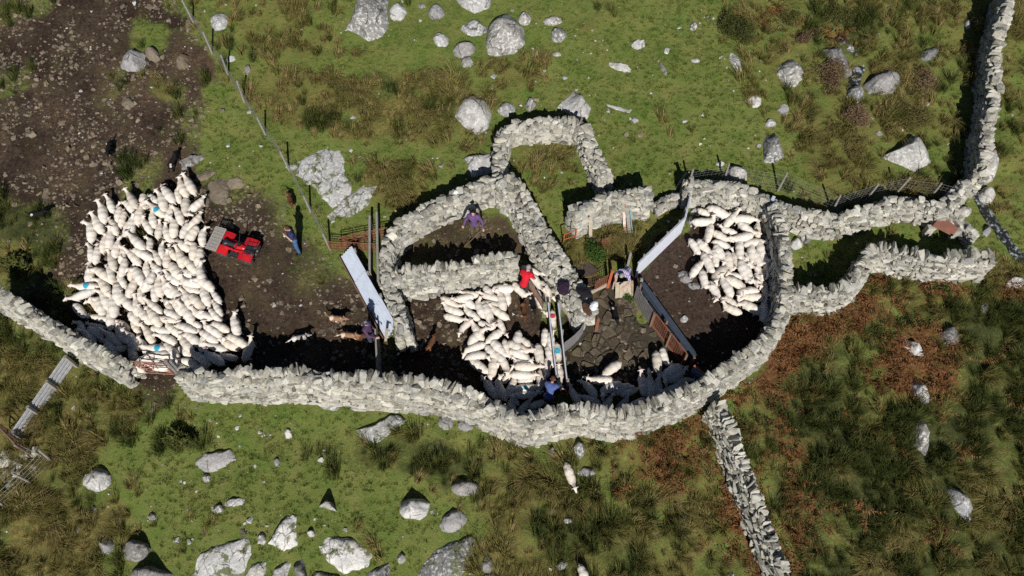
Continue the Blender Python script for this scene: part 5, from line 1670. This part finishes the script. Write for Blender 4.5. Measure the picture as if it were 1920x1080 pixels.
# ------------------------------------------------------------------ fences, gates, panels and scrap
WOOD = plain('grey_wood', (.30, .28, .25), (.19, .175, .155), .9, 14)
WOOD2 = plain('pale_wood', (.44, .38, .29), (.32, .27, .20), .9, 10)
WOODB = plain('brown_wood', (.22, .13, .085), (.13, .08, .055), .9, 12)
RUST = plain('rusty_steel', (.30, .115, .06), (.17, .07, .045), .85, 22, .2)
GALV = plain('galvanised_steel', (.58, .63, .72), (.50, .55, .64), .38, 3, .15, 0)
WIRE = plain('fence_wire', (.42, .42, .42), (.30, .30, .30), .6, 20, .4, 0)
WHITE = plain('white_panel_sheet', (.66, .68, .76), (.60, .62, .70), .5, 3, 0, .05, .4)
SLATE = plain('slate_blue_sheet', (.065, .085, .12), (.045, .06, .085), .5, 4, 0, .1, .4)
GREY = plain('weathered_grey_board', (.22, .205, .20), (.14, .13, .125), .9, 10)
ORANGE = plain('orange_rust_paint', (.46, .12, .055), (.34, .085, .04), .8, 12)

def gh(x, y, dz=0.0):
    return np.array([x, y, float(ground_z(np.array([x]), np.array([y]))[0]) + dz])

def gp(u, v, dz=0.0):
    q = pix(u, v); return gh(q[0], q[1], dz)

def wire_fence(label, base_px, hgt, extra=(), rows=7, mesh_step=.16, post_r=.045, lean=None, group='wire fences'):
    pts = [gp(u, v) for u, v in base_px]
    root = thing('wire_fence', label, 'fence', pts[0], group=group)
    off = pts[0]
    for i, p in enumerate(pts):
        r = random.Random(i * 3 + len(pts))
        t = p + np.array([r.gauss(0, .05), r.gauss(0, .05), hgt + r.uniform(.02, .15)])
        mb = MB(); mb.tube(p - (0, 0, .2), t, post_r, 8, post_r * .92); mb.build('post', WOOD, root, off)
    net = MB()
    for a, b_ in zip(pts[:-1], pts[1:]):
        L_ = np.linalg.norm(b_ - a)
        k = max(int(L_ / .5), 1)
        for q in range(rows):
            z = .06 + (hgt - .08) * q / (rows - 1)
            for s in range(k):
                p0, p1 = a + (b_ - a) * s / k, a + (b_ - a) * (s + 1) / k
                p0 = gh(p0[0], p0[1], z); p1 = gh(p1[0], p1[1], z)
                net.tube(p0, p1, .0045 if q in (0, rows - 1) else .003, 3)
        kk = int(L_ / mesh_step)
        for s in range(1, kk):
            p0 = a + (b_ - a) * s / kk
            net.tube(gh(p0[0], p0[1], .06), gh(p0[0], p0[1], hgt - .02), .0026, 3)
    net.build('wire_netting', WIRE, root, off, kind='stuff')
    return root
wire_fence('post and netting fence between stony mud and grass, running down from the top edge', [(338, -10), (363, 42), (398, 100), (428, 142), (458, 192), (498, 252), (542, 318), (583, 398), (620, 468)], 1.0)
wire_fence('post and netting fence behind the top wall of the right-hand pen', [(1290, 352), (1357, 342), (1458, 358), (1560, 398), (1622, 376), (1676, 366), (1742, 372), (1780, 382)], .95)
wire_fence('slack wire fence at the lower left corner', [(62, 850), (100, 868), (58, 905), (10, 950), (-30, 985)], .9, rows=5, mesh_step=.5)

def rail_fence():
    a, b_ = gp(146, 684), gp(46, 828)
    root = thing('rail_fence', 'grey timber rail fence running down from the lower left wall', 'fence', a)
    up = np.array([0, 0, 1.0])
    for t in (.02, .35, .68, .98):
        p = a + (b_ - a) * t
        m_ = MB(); m_.box(gh(p[0], p[1], .35), (.10, .10, 1.0)); m_.build('post', WOOD, root, a)
    d = (b_ - a); nrm = np.array([-d[1], d[0], 0]); nrm /= np.linalg.norm(nrm)
    for i, z in enumerate((.22, .40, .58, .76)):
        m_ = MB(); m_.bar(gh(a[0], a[1], z) - nrm * .08, gh(b_[0], b_[1], z) - nrm * .08, .10, .05); m_.build('rail', plain('silvered_wood', (.46, .46, .47), (.30, .30, .31), .8, 9), root, a)
rail_fence()

def bar_gate(name, label, p0, p1, hgt, mat, bars=5, r_=.018, brace=True, uprights=(.33, .66), z0=.12, cat='gate'):
    root = thing(name, label, cat, p0)
    L_ = np.array(p1) - np.array(p0)
    fr = MB()
    e = lambda t, z: np.array(p0) + L_ * t + np.array([0, 0, z])
    fr.path([e(0, z0), e(0, hgt), e(1, hgt), e(1, z0), e(0, z0)], r_ * 1.25, 8)
    fr.build('gate_frame', mat, root, p0)
    for i in range(1, bars):
        z = z0 + (hgt - z0) * i / bars
        b_ = MB(); b_.tube(e(0, z), e(1, z), r_, 6); b_.build('bar', mat, root, p0)
    for t in uprights:
        b_ = MB(); b_.tube(e(t, z0), e(t, hgt), r_, 6); b_.build('upright', mat, root, p0)
    if brace:
        b_ = MB(); b_.tube(e(0, z0), e(.5, hgt), r_ * .9, 6); b_.tube(e(.5, hgt), e(1, z0), r_ * .9, 6); b_.build('brace', mat, root, p0)
    return root
bar_gate('field_gate', 'rusty tubular gate closing the gap in the wall below the big flock', gp(246, 700), gp(328, 704), 1.05, plain('pink_rust', (.34, .17, .13), (.22, .10, .075), .8, 16, .2), 5, .02)
bar_gate('field_gate', 'rust brown gate at the end of the timber rail fence, lower left', gp(18, 808), gp(64, 856), .95, WOODB, 4, .025)
def post(label, u, v, hgt, mat, size=.13, lean=(0, 0), name='gate_post'):
    p = gp(u, v)
    root = thing(name, label, 'post', p)
    m_ = MB(); d = Matrix.Rotation(lean[0], 3, 'X') @ Matrix.Rotation(lean[1], 3, 'Y')
    m_.box(Vector((0, 0, hgt / 2 - .1)), (size, size, hgt + .2), d, .94); m_.build('shaft', mat, root)
    c_ = MB(); c_.box(d @ Vector((0, 0, hgt + .01)), (size * .8, size * .8, .03), d, .6); c_.build('weathered_top', mat, root)
    return root
post('pale wooden gate post at the left end of the rusty gate', 236, 690, 1.25, WOOD2, .12, (0, -.1))
post('grey slate gate post at the right end of the rusty gate', 336, 702, 1.2, GREY, .14)
post('second grey gate post set into the end of the long wall', 346, 704, 1.25, GREY, .12)

# hurdles, poles and tin at the yard's right side
def hurdle(label, p0, p1, hgt=.9): return bar_gate('hurdle', label, p0, p1, hgt, RUST, 6, .013, False, (.25, .5, .75), .1, 'hurdle')
hurdle('rusty sheep hurdle standing between the wire fence end and the round pen', gp(620, 470), gp(706, 474), .62)
hurdle('rusty sheep hurdle angled upward behind the straight one', gp(640, 462), gp(730, 444), .60)
for lab, a, b_ in (('grey wooden pole lying across the hurdles, left of two', (693, 405), (693, 512)), ('grey wooden pole lying across the hurdles, right of two', (706, 398), (709, 528))):
    p0, p1 = pix(*a, .75), pix(*b_, .75)
    root = thing('wooden_pole', lab, 'pole', (p0[0], p0[1], p0[2]))
    m_ = MB(); m_.tube(p0, p1, .055, 8, .05); m_.build('pole', WOOD, root, p0)
    for t in (.02, .97):
        q = p0 + (p1 - p0) * t; m_ = MB(); m_.box(gh(q[0], q[1], .33), (.07, .07, .74)); m_.build('prop', WOOD, root, p0)

def tin_fence():
    base = [gp(640, 484), gp(722, 636)]
    top = [pix(659, 464, .80), pix(740, 607, .80)]
    root = thing('corrugated_fence', 'galvanised corrugated sheets leaning in a row left of the round pen', 'fence', base[0])
    n = 3
    for k in range(n):
        V = []; Fc = []; cols = 5
        t0, t1 = k / n - .015, (k + 1) / n + .02
        nrm = np.cross(base[1] - base[0], top[0] - base[0]); nrm /= np.linalg.norm(nrm)
        for j in range(cols * 2 + 1):
            s = j / (cols * 2)
            for t in (t0, t1):
                bb = base[0] + (base[1] - base[0]) * t; tt = top[0] + (top[1] - top[0]) * t
                q = bb + (tt - bb) * s + nrm * ((.042 if j % 2 else -.042) + (.03 if k == 1 else 0.0))
                V.append(q - base[0])
        for j in range(cols * 2): Fc.append((2 * j, 2 * j + 1, 2 * j + 3, 2 * j + 2))
        link('corrugated_sheet', mesh_of('corrugated_sheet', V, Fc, GALV), root)
    m_ = MB(); m_.bar(base[0] + np.array([-.05, -.05, .12]), base[1] + np.array([-.05, -.05, .12]), .16, .04); m_.build('bottom_rail', WOODB, root, base[0])
    for t in (.05, .35, .65, .95):
        bb = base[0] + (base[1] - base[0]) * t; tt = top[0] + (top[1] - top[0]) * t
        m_ = MB(); m_.box(gh(tt[0] + .06, tt[1] + .04, .42), (.08, .08, .95)); m_.build('post', WOOD, root, base[0])
tin_fence()
def coil(label, u, v):
    p = gp(u, v); root = thing('wire_coil', label, 'wire coil', p)
    for k in range(7):
        m_ = MB(); n = 18
        pts = [(math.cos(2 * math.pi * i / n) * (.22 + .012 * (k % 3)), k * .05 - .15, .24 + math.sin(2 * math.pi * i / n) * .22) for i in range(n + 1)]
        m_.path(pts, .008, 4); m_.build('loop', plain('dark_wire', (.05, .05, .055), None, .6), root)
coil('coil of dark wire behind the corrugated sheets', 684, 512)
bar_gate('yard_gate', 'wooden yard gate seen from above beside the person in the plum jumper', gp(712, 642), gp(717, 738), 1.05, WOOD, 4, .03, True, (.5,))
post('leaning pale timber post at the end of the corrugated sheets', 727, 640, 1.05, WOOD2, .10, (.1, .2))

# white panels
def white_panels():
    base = [gp(1190, 522), gp(1232, 481), gp(1276, 438), gp(1288, 386)]
    root = thing('panel_fence', 'white sheet panel fence slanting across the top left of the right-hand pen', 'fence', base[0])
    for k in range(3):
        a, b_ = base[k], base[k + 1]
        hh = 1.0
        m_ = MB(); m_.sheet(a + (0, 0, .05), b_ + (0, 0, .05), b_ + (0, 0, hh), a + (0, 0, hh), .03); m_.build('panel', WHITE, root, base[0])
        d = (b_ - a) / np.linalg.norm(b_ - a); back = np.array([-d[1], d[0], 0])
        m_ = MB(); m_.bar(a + (0, 0, hh + .02) + back * .03, b_ + (0, 0, hh + .02) + back * .03, .05, .06); m_.build('top_rail', plain('grey_paint_rail', (.42, .43, .48)), root, base[0])
        for t in (.3, .8):
            q = a + (b_ - a) * t + back * .08
            m_ = MB(); m_.box(gh(q[0], q[1], .5), (.07, .07, 1.15)); m_.build('post', WOOD, root, base[0])
white_panels()
post('tall grey post at the top end of the white panels', 1287, 378, 1.55, WOOD, .14, (.05, -.12))
post('thin slanting brace post at the top end of the white panels', 1272, 352, .9, WOOD, .08, (-.1, .3))
post('short grey round-topped post behind the stooping person in the checked shirt', 1176, 500, .95, WOOD, .10)

# the gateway by the checked shirt
p0, p1 = gp(1114, 548), gp(1142, 532)
bar_gate('hurdle', 'small rusty mesh hurdle left of the orange post', p0, p1, .75, RUST, 6, .010, False, (.12, .25, .37, .5, .62, .75, .87), .2, 'hurdle')
m_ = MB(); m_.bar(gp(1106, 552, .10), gp(1142, 534, .10), .2, .06); tag(m_.build('kick_board', WOOD2), 'pale timber kick board below the small rusty hurdle', 'board')
post('orange rusted steel post beside the small mesh hurdle', 1140, 538, 1.15, ORANGE, .11, (0, .04))
post('pale timber gate post just right of the orange one', 1150, 540, .9, WOOD2, .12)
def plywood():
    a, b_ = gp(1153, 560), gp(1184, 556)
    root = thing('plywood_gate', 'pale plywood gate leaning below the person in the checked shirt', 'gate', a)
    ta, tb = pix(1154, 530, .62), pix(1182, 526, .62)
    for k in range(4):
        t0, t1 = k / 4 + .004, (k + 1) / 4 - .004
        L_ = lambda p, q, t: p + (q - p) * t
        m_ = MB(); m_.sheet(L_(a, b_, t0) + (0, 0, .04), L_(a, b_, t1) + (0, 0, .04), L_(ta, tb, t1), L_(ta, tb, t0), .03); m_.build('plank', WOOD2, root, a)
    m_ = MB(); m_.bar(b_ + (.05, 0, .05), tb + (.05, 0, 0), .05, .10); m_.build('stile', plain('tan_wood', (.34, .26, .17)), root, a)
plywood()
post('grey post at the upper end of the slate blue sheet', 1196, 548, .95, WOOD, .12)

# grey boards, slate sheet, mesh gate
def board_fence():
    a, b_ = gp(1188, 562), gp(1220, 612)
    root = thing('board_fence', 'fence of upright grey boards at the right of the flagstones', 'fence', a)
    n = 13
    for k in range(n):
        t = (k + .5) / n; q = a + (b_ - a) * t; r = random.Random(k)
        h_ = .95 + r.uniform(-.05, .05)
        d = (b_ - a)[:2]; ang = math.atan2(d[1], d[0])
        m_ = MB(); m_.box(gh(q[0], q[1], h_ / 2), (.115, .025, h_), Matrix.Rotation(ang, 3, 'Z') @ Matrix.Rotation(r.gauss(0, .03), 3, 'Y')); m_.build('board', GREY, root, a)
    d = (b_ - a) / np.linalg.norm(b_ - a); back = np.array([-d[1], d[0], 0])
    if back[0] < 0: back = -back
    for z in (.25, .8):
        m_ = MB(); m_.bar(a + back * .04 + (0, 0, z), b_ + back * .04 + (0, 0, z), .09, .04); m_.build('rail', GREY, root, a)
board_fence()
def slate_sheets():
    pts = [(1200, 530), (1238, 582), (1300, 668)]
    A = [pix(u, v, .95) for u, v in pts]; B = [pix(u + 9, v - 1, .80) for u, v in pts]
    root = thing('sheet_fence', 'slate blue sheeting behind the grey boards and the rusty mesh gate', 'fence', gh(A[0][0], A[0][1]))
    off = gh(A[0][0], A[0][1])
    for k in range(2):
        m_ = MB(); m_.sheet(A[k], A[k + 1], B[k + 1], B[k], .015); m_.build('capping_sheet', SLATE, root, off)
        g0, g1 = gh(B[k][0], B[k][1], .03), gh(B[k + 1][0], B[k + 1][1], .03)
        m_ = MB(); m_.sheet(B[k], B[k + 1], g1, g0, .015); m_.build('side_sheet', SLATE, root, off)
    for t in (0, .5, 1):
        q = A[0] + (A[2] - A[0]) * t; m_ = MB(); m_.box(gh(q[0] + .06, q[1], .44), (.08, .08, .9)); m_.build('post', WOODB, root, off)
slate_sheets()
def mesh_gate():
    a, b_ = gp(1222, 612), gp(1278, 684)
    root = thing('mesh_gate', 'rusty steel mesh gate on timber posts at the right of the flagstone pen', 'gate', a)
    hh = .95
    e = lambda t, z: a + (b_ - a) * t + np.array([0, 0, z])
    fr = MB(); fr.path([e(0, .12), e(0, hh), e(1, hh), e(1, .12), e(0, .12)], .022, 8); fr.path([e(.5, .12), e(.5, hh)], .02, 8); fr.build('gate_frame', RUST, root, a)
    for i in range(1, 8):
        m_ = MB(); m_.tube(e(0, .12 + (hh - .12) * i / 8), e(1, .12 + (hh - .12) * i / 8), .007, 5); m_.build('bar', RUST, root, a)
    for i in range(1, 18):
        m_ = MB(); m_.tube(e(i / 18, .12), e(i / 18, hh), .006, 5); m_.build('mesh_wire', RUST, root, a)
    for t, m2 in ((-.03, WOODB), (.5, WOODB), (1.02, WOODB)):
        m_ = MB(); q = e(t, 0); m_.box(gh(q[0] - .04, q[1] - .04, .48), (.08, .08, 1.08)); m_.build('post', m2, root, a)
    m_ = MB(); m_.bar(e(0, .06), e(1, .06), .12, .04); m_.build('kick_board', WOODB, root, a)
mesh_gate()
def end_sheet():
    a, b_ = gp(1291, 706), gp(1316, 728)
    root = thing('end_panel', 'pale blue panel with a red edge closing the gap to the curved wall', 'panel', a)
    m_ = MB(); m_.sheet(a + (0, 0, .03), b_ + (0, 0, .03), b_ + (0, 0, .95), a + (0, 0, .95), .03); m_.build('panel', plain('pale_blue_sheet', (.22, .27, .36), (.17, .21, .29), .5, 4), root, a)
    m_ = MB(); m_.bar(a + (0, 0, .98), b_ + (0, 0, .98), .05, .06); m_.build('red_edge', ORANGE, root, a)
end_sheet()

# the race
def race():
    for lab, px_ in (('grey sided race fence, left side, in front of the middle flock', [(1026, 590), (1031, 640), (1037, 690), (1041, 722)]), ('grey sided race fence, right side, beside the flagstone pen', [(1044, 590), (1050, 640), (1055, 690), (1060, 730)])):
        pts = [gp(u, v) for u, v in px_]
        root = thing('race_fence', lab, 'fence', pts[0])
        for k in range(3):
            for z in (.15, .42, .69):
                m_ = MB(); m_.sheet(pts[k] + (0, 0, z - .125), pts[k + 1] + (0, 0, z - .125), pts[k + 1] + (0, 0, z + .125), pts[k] + (0, 0, z + .125), .028); m_.build('board', WOODB, root, pts[0])
            m_ = MB(); m_.tube(pts[k] + (0, 0, .90), pts[k + 1] + (0, 0, .90), .028, 8); m_.build('top_rail', GALV, root, pts[0])
        for k in range(4):
            q = pts[k]; m_ = MB(); m_.box(q + (.05, 0, .42), (.07, .07, .95)); m_.build('post', WOOD, root, pts[0])
race()
def race_gate():
    a, b_ = gp(990, 548), gp(1017, 592)
    root = thing('race_gate', 'brown timber gate of wide boards beside the red-shirted person', 'gate', a)
    for i, z in enumerate((.16, .40, .64)):
        m_ = MB(); m_.sheet(a + (0, 0, z - .10), b_ + (0, 0, z - .10), b_ + (0, 0, z + .10), a + (0, 0, z + .10), .03); m_.build('board', WOODB, root, a)
    m_ = MB(); m_.bar(a + (0, 0, .80), b_ + (0, 0, .80), .05, .14); m_.build('top_rail', plain('worn_brown_rail', (.27, .17, .12), (.18, .11, .08), .8, 8), root, a)
race_gate()
post('thick mossy post at the head of the race, left side', 1020, 592, .95, plain('mossy_post', (.24, .25, .16), (.14, .15, .08), .95, 10), .16)
post('grey timber post at the head of the race, right side', 1047, 590, 1.0, WOOD, .14)
def tin_curve():
    px_ = [(1056, 662), (1064, 656), (1074, 648), (1084, 638), (1092, 626)]
    pts = [gp(u, v) for u, v in px_]
    root = thing('curved_panel', 'curved grey corrugated panel at the end of the broad diagonal wall', 'panel', pts[0])
    V = []; Fc = []; n = 40
    P3 = np.array(pts); s = np.linspace(0, 4, n)
    for i, t in enumerate(s):
        q = np.array([np.interp(t, range(5), P3[:, k]) for k in range(3)])
        o_ = .015 * (1 if i % 2 else -1)
        V += [q + (o_, o_, .02) - pts[0], q + (o_, o_, .80) - pts[0]]
    for i in range(n - 1): Fc.append((2 * i, 2 * i + 2, 2 * i + 3, 2 * i + 1))
    link('corrugated_sheet', mesh_of('corrugated_sheet', V, Fc, plain('dull_tin', (.30, .29, .30), (.22, .21, .22), .6, 6, .3)), root)
    m_ = MB(); m_.path([p + np.array([0, 0, .82]) for p in pts], .018); m_.build('rim_rail', GREY, root, pts[0])
tin_curve()
post('reddish steel post at the end of the broad wall beside the flagstones', 1117, 620, .95, RUST, .12)

# coats, bag
def heap(name, label, cat, u, v, h, prims, mat, part):
    p = pix(u, v, h)
    r = random.Random(int(u))
    me_ = blob_mesh(name, prims, .022, .06, mat, .02, None, int(u))
    return tag(link(name, me_, None, p, (SLOPE, 0, r.uniform(-.3, .3))), label, cat)
heap('jacket', 'dark purple jacket dropped on the broad wall beside the race', 'jacket', 1056, 540, 1.35, [ell((0, 0, .05), (.22, .27, .09)), cap((-.12, .15, .06), (.1, -.25, .04), .07, .05), cap((.12, .18, .05), (.18, -.16, .02), .06, .05)], cloth('plum_jacket', (.035, .02, .04)), 'cloth')
heap('jacket', 'black jacket spread on the lower end of the broad wall', 'jacket', 1096, 550, 1.38, [ell((0, 0, .05), (.24, .2, .08)), cap((-.2, .1, .05), (.22, -.12, .05), .08, .07), cap((.1, .1, .04), (.28, .2, .0), .06, .05)], cloth('black_jacket', (.016, .016, .022)), 'cloth')
heap('jacket', 'brown jacket beside the white bag on the wall end', 'jacket', 1100, 580, 1.34, [ell((0, 0, .05), (.15, .24, .08)), cap((-.05, .2, .06), (.06, -.22, .03), .07, .05)], cloth('brown_jacket', (.09, .05, .035)), 'cloth')
heap('carrier_bag', 'crumpled white bag on the end of the broad wall', 'bag', 1113, 575, 1.38, [ell((0, 0, .08), (.16, .19, .12)), ell((.05, .1, .12), (.09, .1, .1))], plain('white_plastic_bag', (.72, .74, .78), (.6, .62, .66), .4, 14), 'bag')
heap('white_stone', 'single bright white stone on the round pen wall', 'stone', 854, 362, 1.2, [ell((0, 0, .03), (.10, .08, .06)), ell((.03, .02, .05), (.06, .06, .05))], plain('quartz', (.78, .78, .80), (.66, .66, .68), .6, 9), 'stone')

# scrap in the weedy corner
def plank(label, a_px, ha, b_px, hb, w_, t_, mat, name='plank', cat='plank'):
    a, b_ = pix(*a_px, ha), pix(*b_px, hb)
    root = thing(name, label, cat, gh(a[0], a[1]))
    m_ = MB(); m_.bar(a, b_, w_, t_, (1, .2, .2)); m_.build('board', mat, root, gh(a[0], a[1]))
    m_ = MB(); q = a + (b_ - a) * .93; m_.tube(q - (0, 0, t_ / 2 + .01), q + (0, 0, t_ / 2 + .01), .012, 6); m_.build('nail', RUST, root, gh(a[0], a[1]))
plank('red and white painted board leaning on the short wall', (1172, 438), .05, (1168, 372), 1.1, .12, .03, plain('peeling_paint', (.66, .60, .54), (.42, .13, .08), .8, 4))
plank('grey timber plank leaning on the short wall, middle of three', (1180, 436), .05, (1174, 368), 1.15, .14, .05, WOOD)
plank('thin blue-green pole leaning on the short wall, right of three', (1186, 438), .05, (1179, 374), 1.1, .04, .04, plain('teal_paint', (.16, .30, .32), (.11, .22, .24), .6, 8), 'pole', 'pole')
plank('pale upright plank in front of the short wall', (1107, 452), .03, (1107, 406), .95, .14, .05, WOOD2)
plank('weathered plank leaning at the left end of the short wall', (1090, 440), .03, (1087, 404), .9, .10, .04, WOOD)
plank('grey plank lying on the ground among scrap', (1112, 452), .12, (1172, 441), .12, .12, .06, GREY)
bar_gate('scrap_hurdle', 'orange rusty frame standing in weeds beside the broad wall', gp(1056, 462), gp(1078, 455), .75, ORANGE, 2, .018, False, (), .05, 'hurdle')
def grille():
    a, b_ = gp(1128, 470), gp(1143, 466)
    root = thing('scrap_grille', 'rusty ribbed grille lying in the weedy corner', 'grille', a)
    for i in range(9):
        m_ = MB(); z = .03 + i * .045; m_.bar(a + (0, i * .03, z), b_ + (0, i * .03, z), .03, .025); m_.build('rib', RUST, root, a)
    for t in (0, 1):
        q = a + (b_ - a) * t; m_ = MB(); m_.tube(q, q + np.array([0, .25, .40]), .015, 6); m_.build('side_bar', RUST, root, a)
grille()
def rust_ring():
    root_p = gp(1098, 492); root = thing('scrap_ring', 'rusty curved rim of an old trough in the weedy corner', 'trough rim', root_p)
    m_ = MB(); m_.path([np.array([math.cos(a) * .65, math.sin(a) * .75, .10 + .1 * math.sin(a)]) for a in np.linspace(2.3, 5.6, 16)], .022); m_.build('rim', RUST, root)
    V = [(0, .1, .02)] + [(math.cos(a) * .62, math.sin(a) * .72, .05) for a in np.linspace(2.3, 5.6, 16)]
    link('trough_bottom', mesh_of('trough_bottom', V, [(0, i, i + 1) for i in range(1, 16)], plain('wet_tin', (.11, .085, .07), (.07, .055, .045), .6, 6)), root)
rust_ring()
# rusty sheet over the passage, corner gate, pipe stone
def rust_sheet():
    c4 = [pix(1748, 424, .55), pix(1786, 443, .5), pix(1798, 428, .6), pix(1764, 404, .65)]
    root = thing('rusty_sheet', 'flat red-brown rusty metal sheet laid across the passage wall end', 'metal sheet', gh(c4[0][0], c4[0][1]))
    off = gh(c4[0][0], c4[0][1]); m_ = MB(); m_.sheet(*c4, .015); m_.build('sheet', plain('flat_rust', (.22, .095, .065), (.18, .075, .05), .8, 3), root, off)
    for i in range(2):
        q = (c4[0] * (1 - i) + c4[2] * i); m_ = MB(); m_.box(gh(q[0], q[1], .25), (.3, .2, .55)); m_.build('prop_stone', M_WALL, root, off)
rust_sheet()
def corner_gate():
    a, b_ = gp(1424, 425), gp(1437, 398)
    root = thing('tin_gate', 'dark red ribbed tin gate in the top right corner of the right-hand pen', 'gate', a)
    for k in range(8):
        p, q = a + (b_ - a) * k / 8, a + (b_ - a) * (k + .92) / 8
        m_ = MB(); m_.sheet(p + (0, 0, .05), q + (0, 0, .05), q + (0, 0, .95), p + (0, 0, .95), .02); m_.build('rib', plain('dark_red_tin', (.14, .045, .04), (.08, .03, .028), .7, 8), root, a)
    m_ = MB(); m_.bar(a + (0, 0, 1.0), b_ + (0, 0, 1.0), .05, .12); m_.build('top_rail', GALV, root, a)
corner_gate()
bar_gate('water_gate', 'grey timber rails crossing the stream at the foot of the boundary wall', gp(1800, 352), gp(1832, 305), .8, WOOD, 3, .035, False, (.5,), .25)
plank('thin grey rail propped against the big block at the wall end', (1815, 350), .3, (1838, 322), .9, .07, .05, WOOD, 'rail', 'rail')

# a heap of stones at the lower left
r = random.Random(9)
for i in range(26):
    u, v = 4 + r.random() * 62, 838 + r.random() * 68
    if u > 45 and v > 880: continue
    p = gp(u, v)
    s = r.uniform(.20, .42)
    o = link('heap_stone', STONES[r.randrange(16)], None, p + (0, 0, s * .22), (r.uniform(-.3, .3), r.uniform(-.3, .3), r.uniform(0, 6)), (s, s * r.uniform(.7, 1), s * .65))
    tag(o, 'pale rounded stone in the loose heap at the lower left edge', 'stone', 'stones of the loose heap')
# larger stones strewn in the mud, told apart from the small ones
r = random.Random(19); n_ = 0
while n_ < 60:
    u, v = r.uniform(0, 560), r.uniform(0, 560)
    if inpoly(np.array([u]), np.array([v]), FPOLY)[0] or (380 < u < 510 and 400 < v < 510): continue
    p = pix(u, v); w_ = zone_weights(np.array([p[0]]), np.array([p[1]]))[0]
    if w_[MUD] < .6: continue
    s = r.uniform(.15, .30)
    p = gh(p[0], p[1], s * .08)
    o = link('mud_rock', MUDS[r.randrange(8)], None, p, (SLOPE + r.uniform(-.2, .2), r.uniform(-.2, .2), r.uniform(0, 6)), (s * r.uniform(.8, 1.3), s * .8, s * .42))
    tag(o, ('brown rock half sunk in stony mud near the top left corner' if v < 130 else 'brown rock half sunk in stony mud above the big flock' if v < 340 else 'brown rock in the mud around the quad bike' if u > 380 else 'brown rock in mud left of the big flock'), 'rock', 'rocks in the stony mud'); n_ += 1
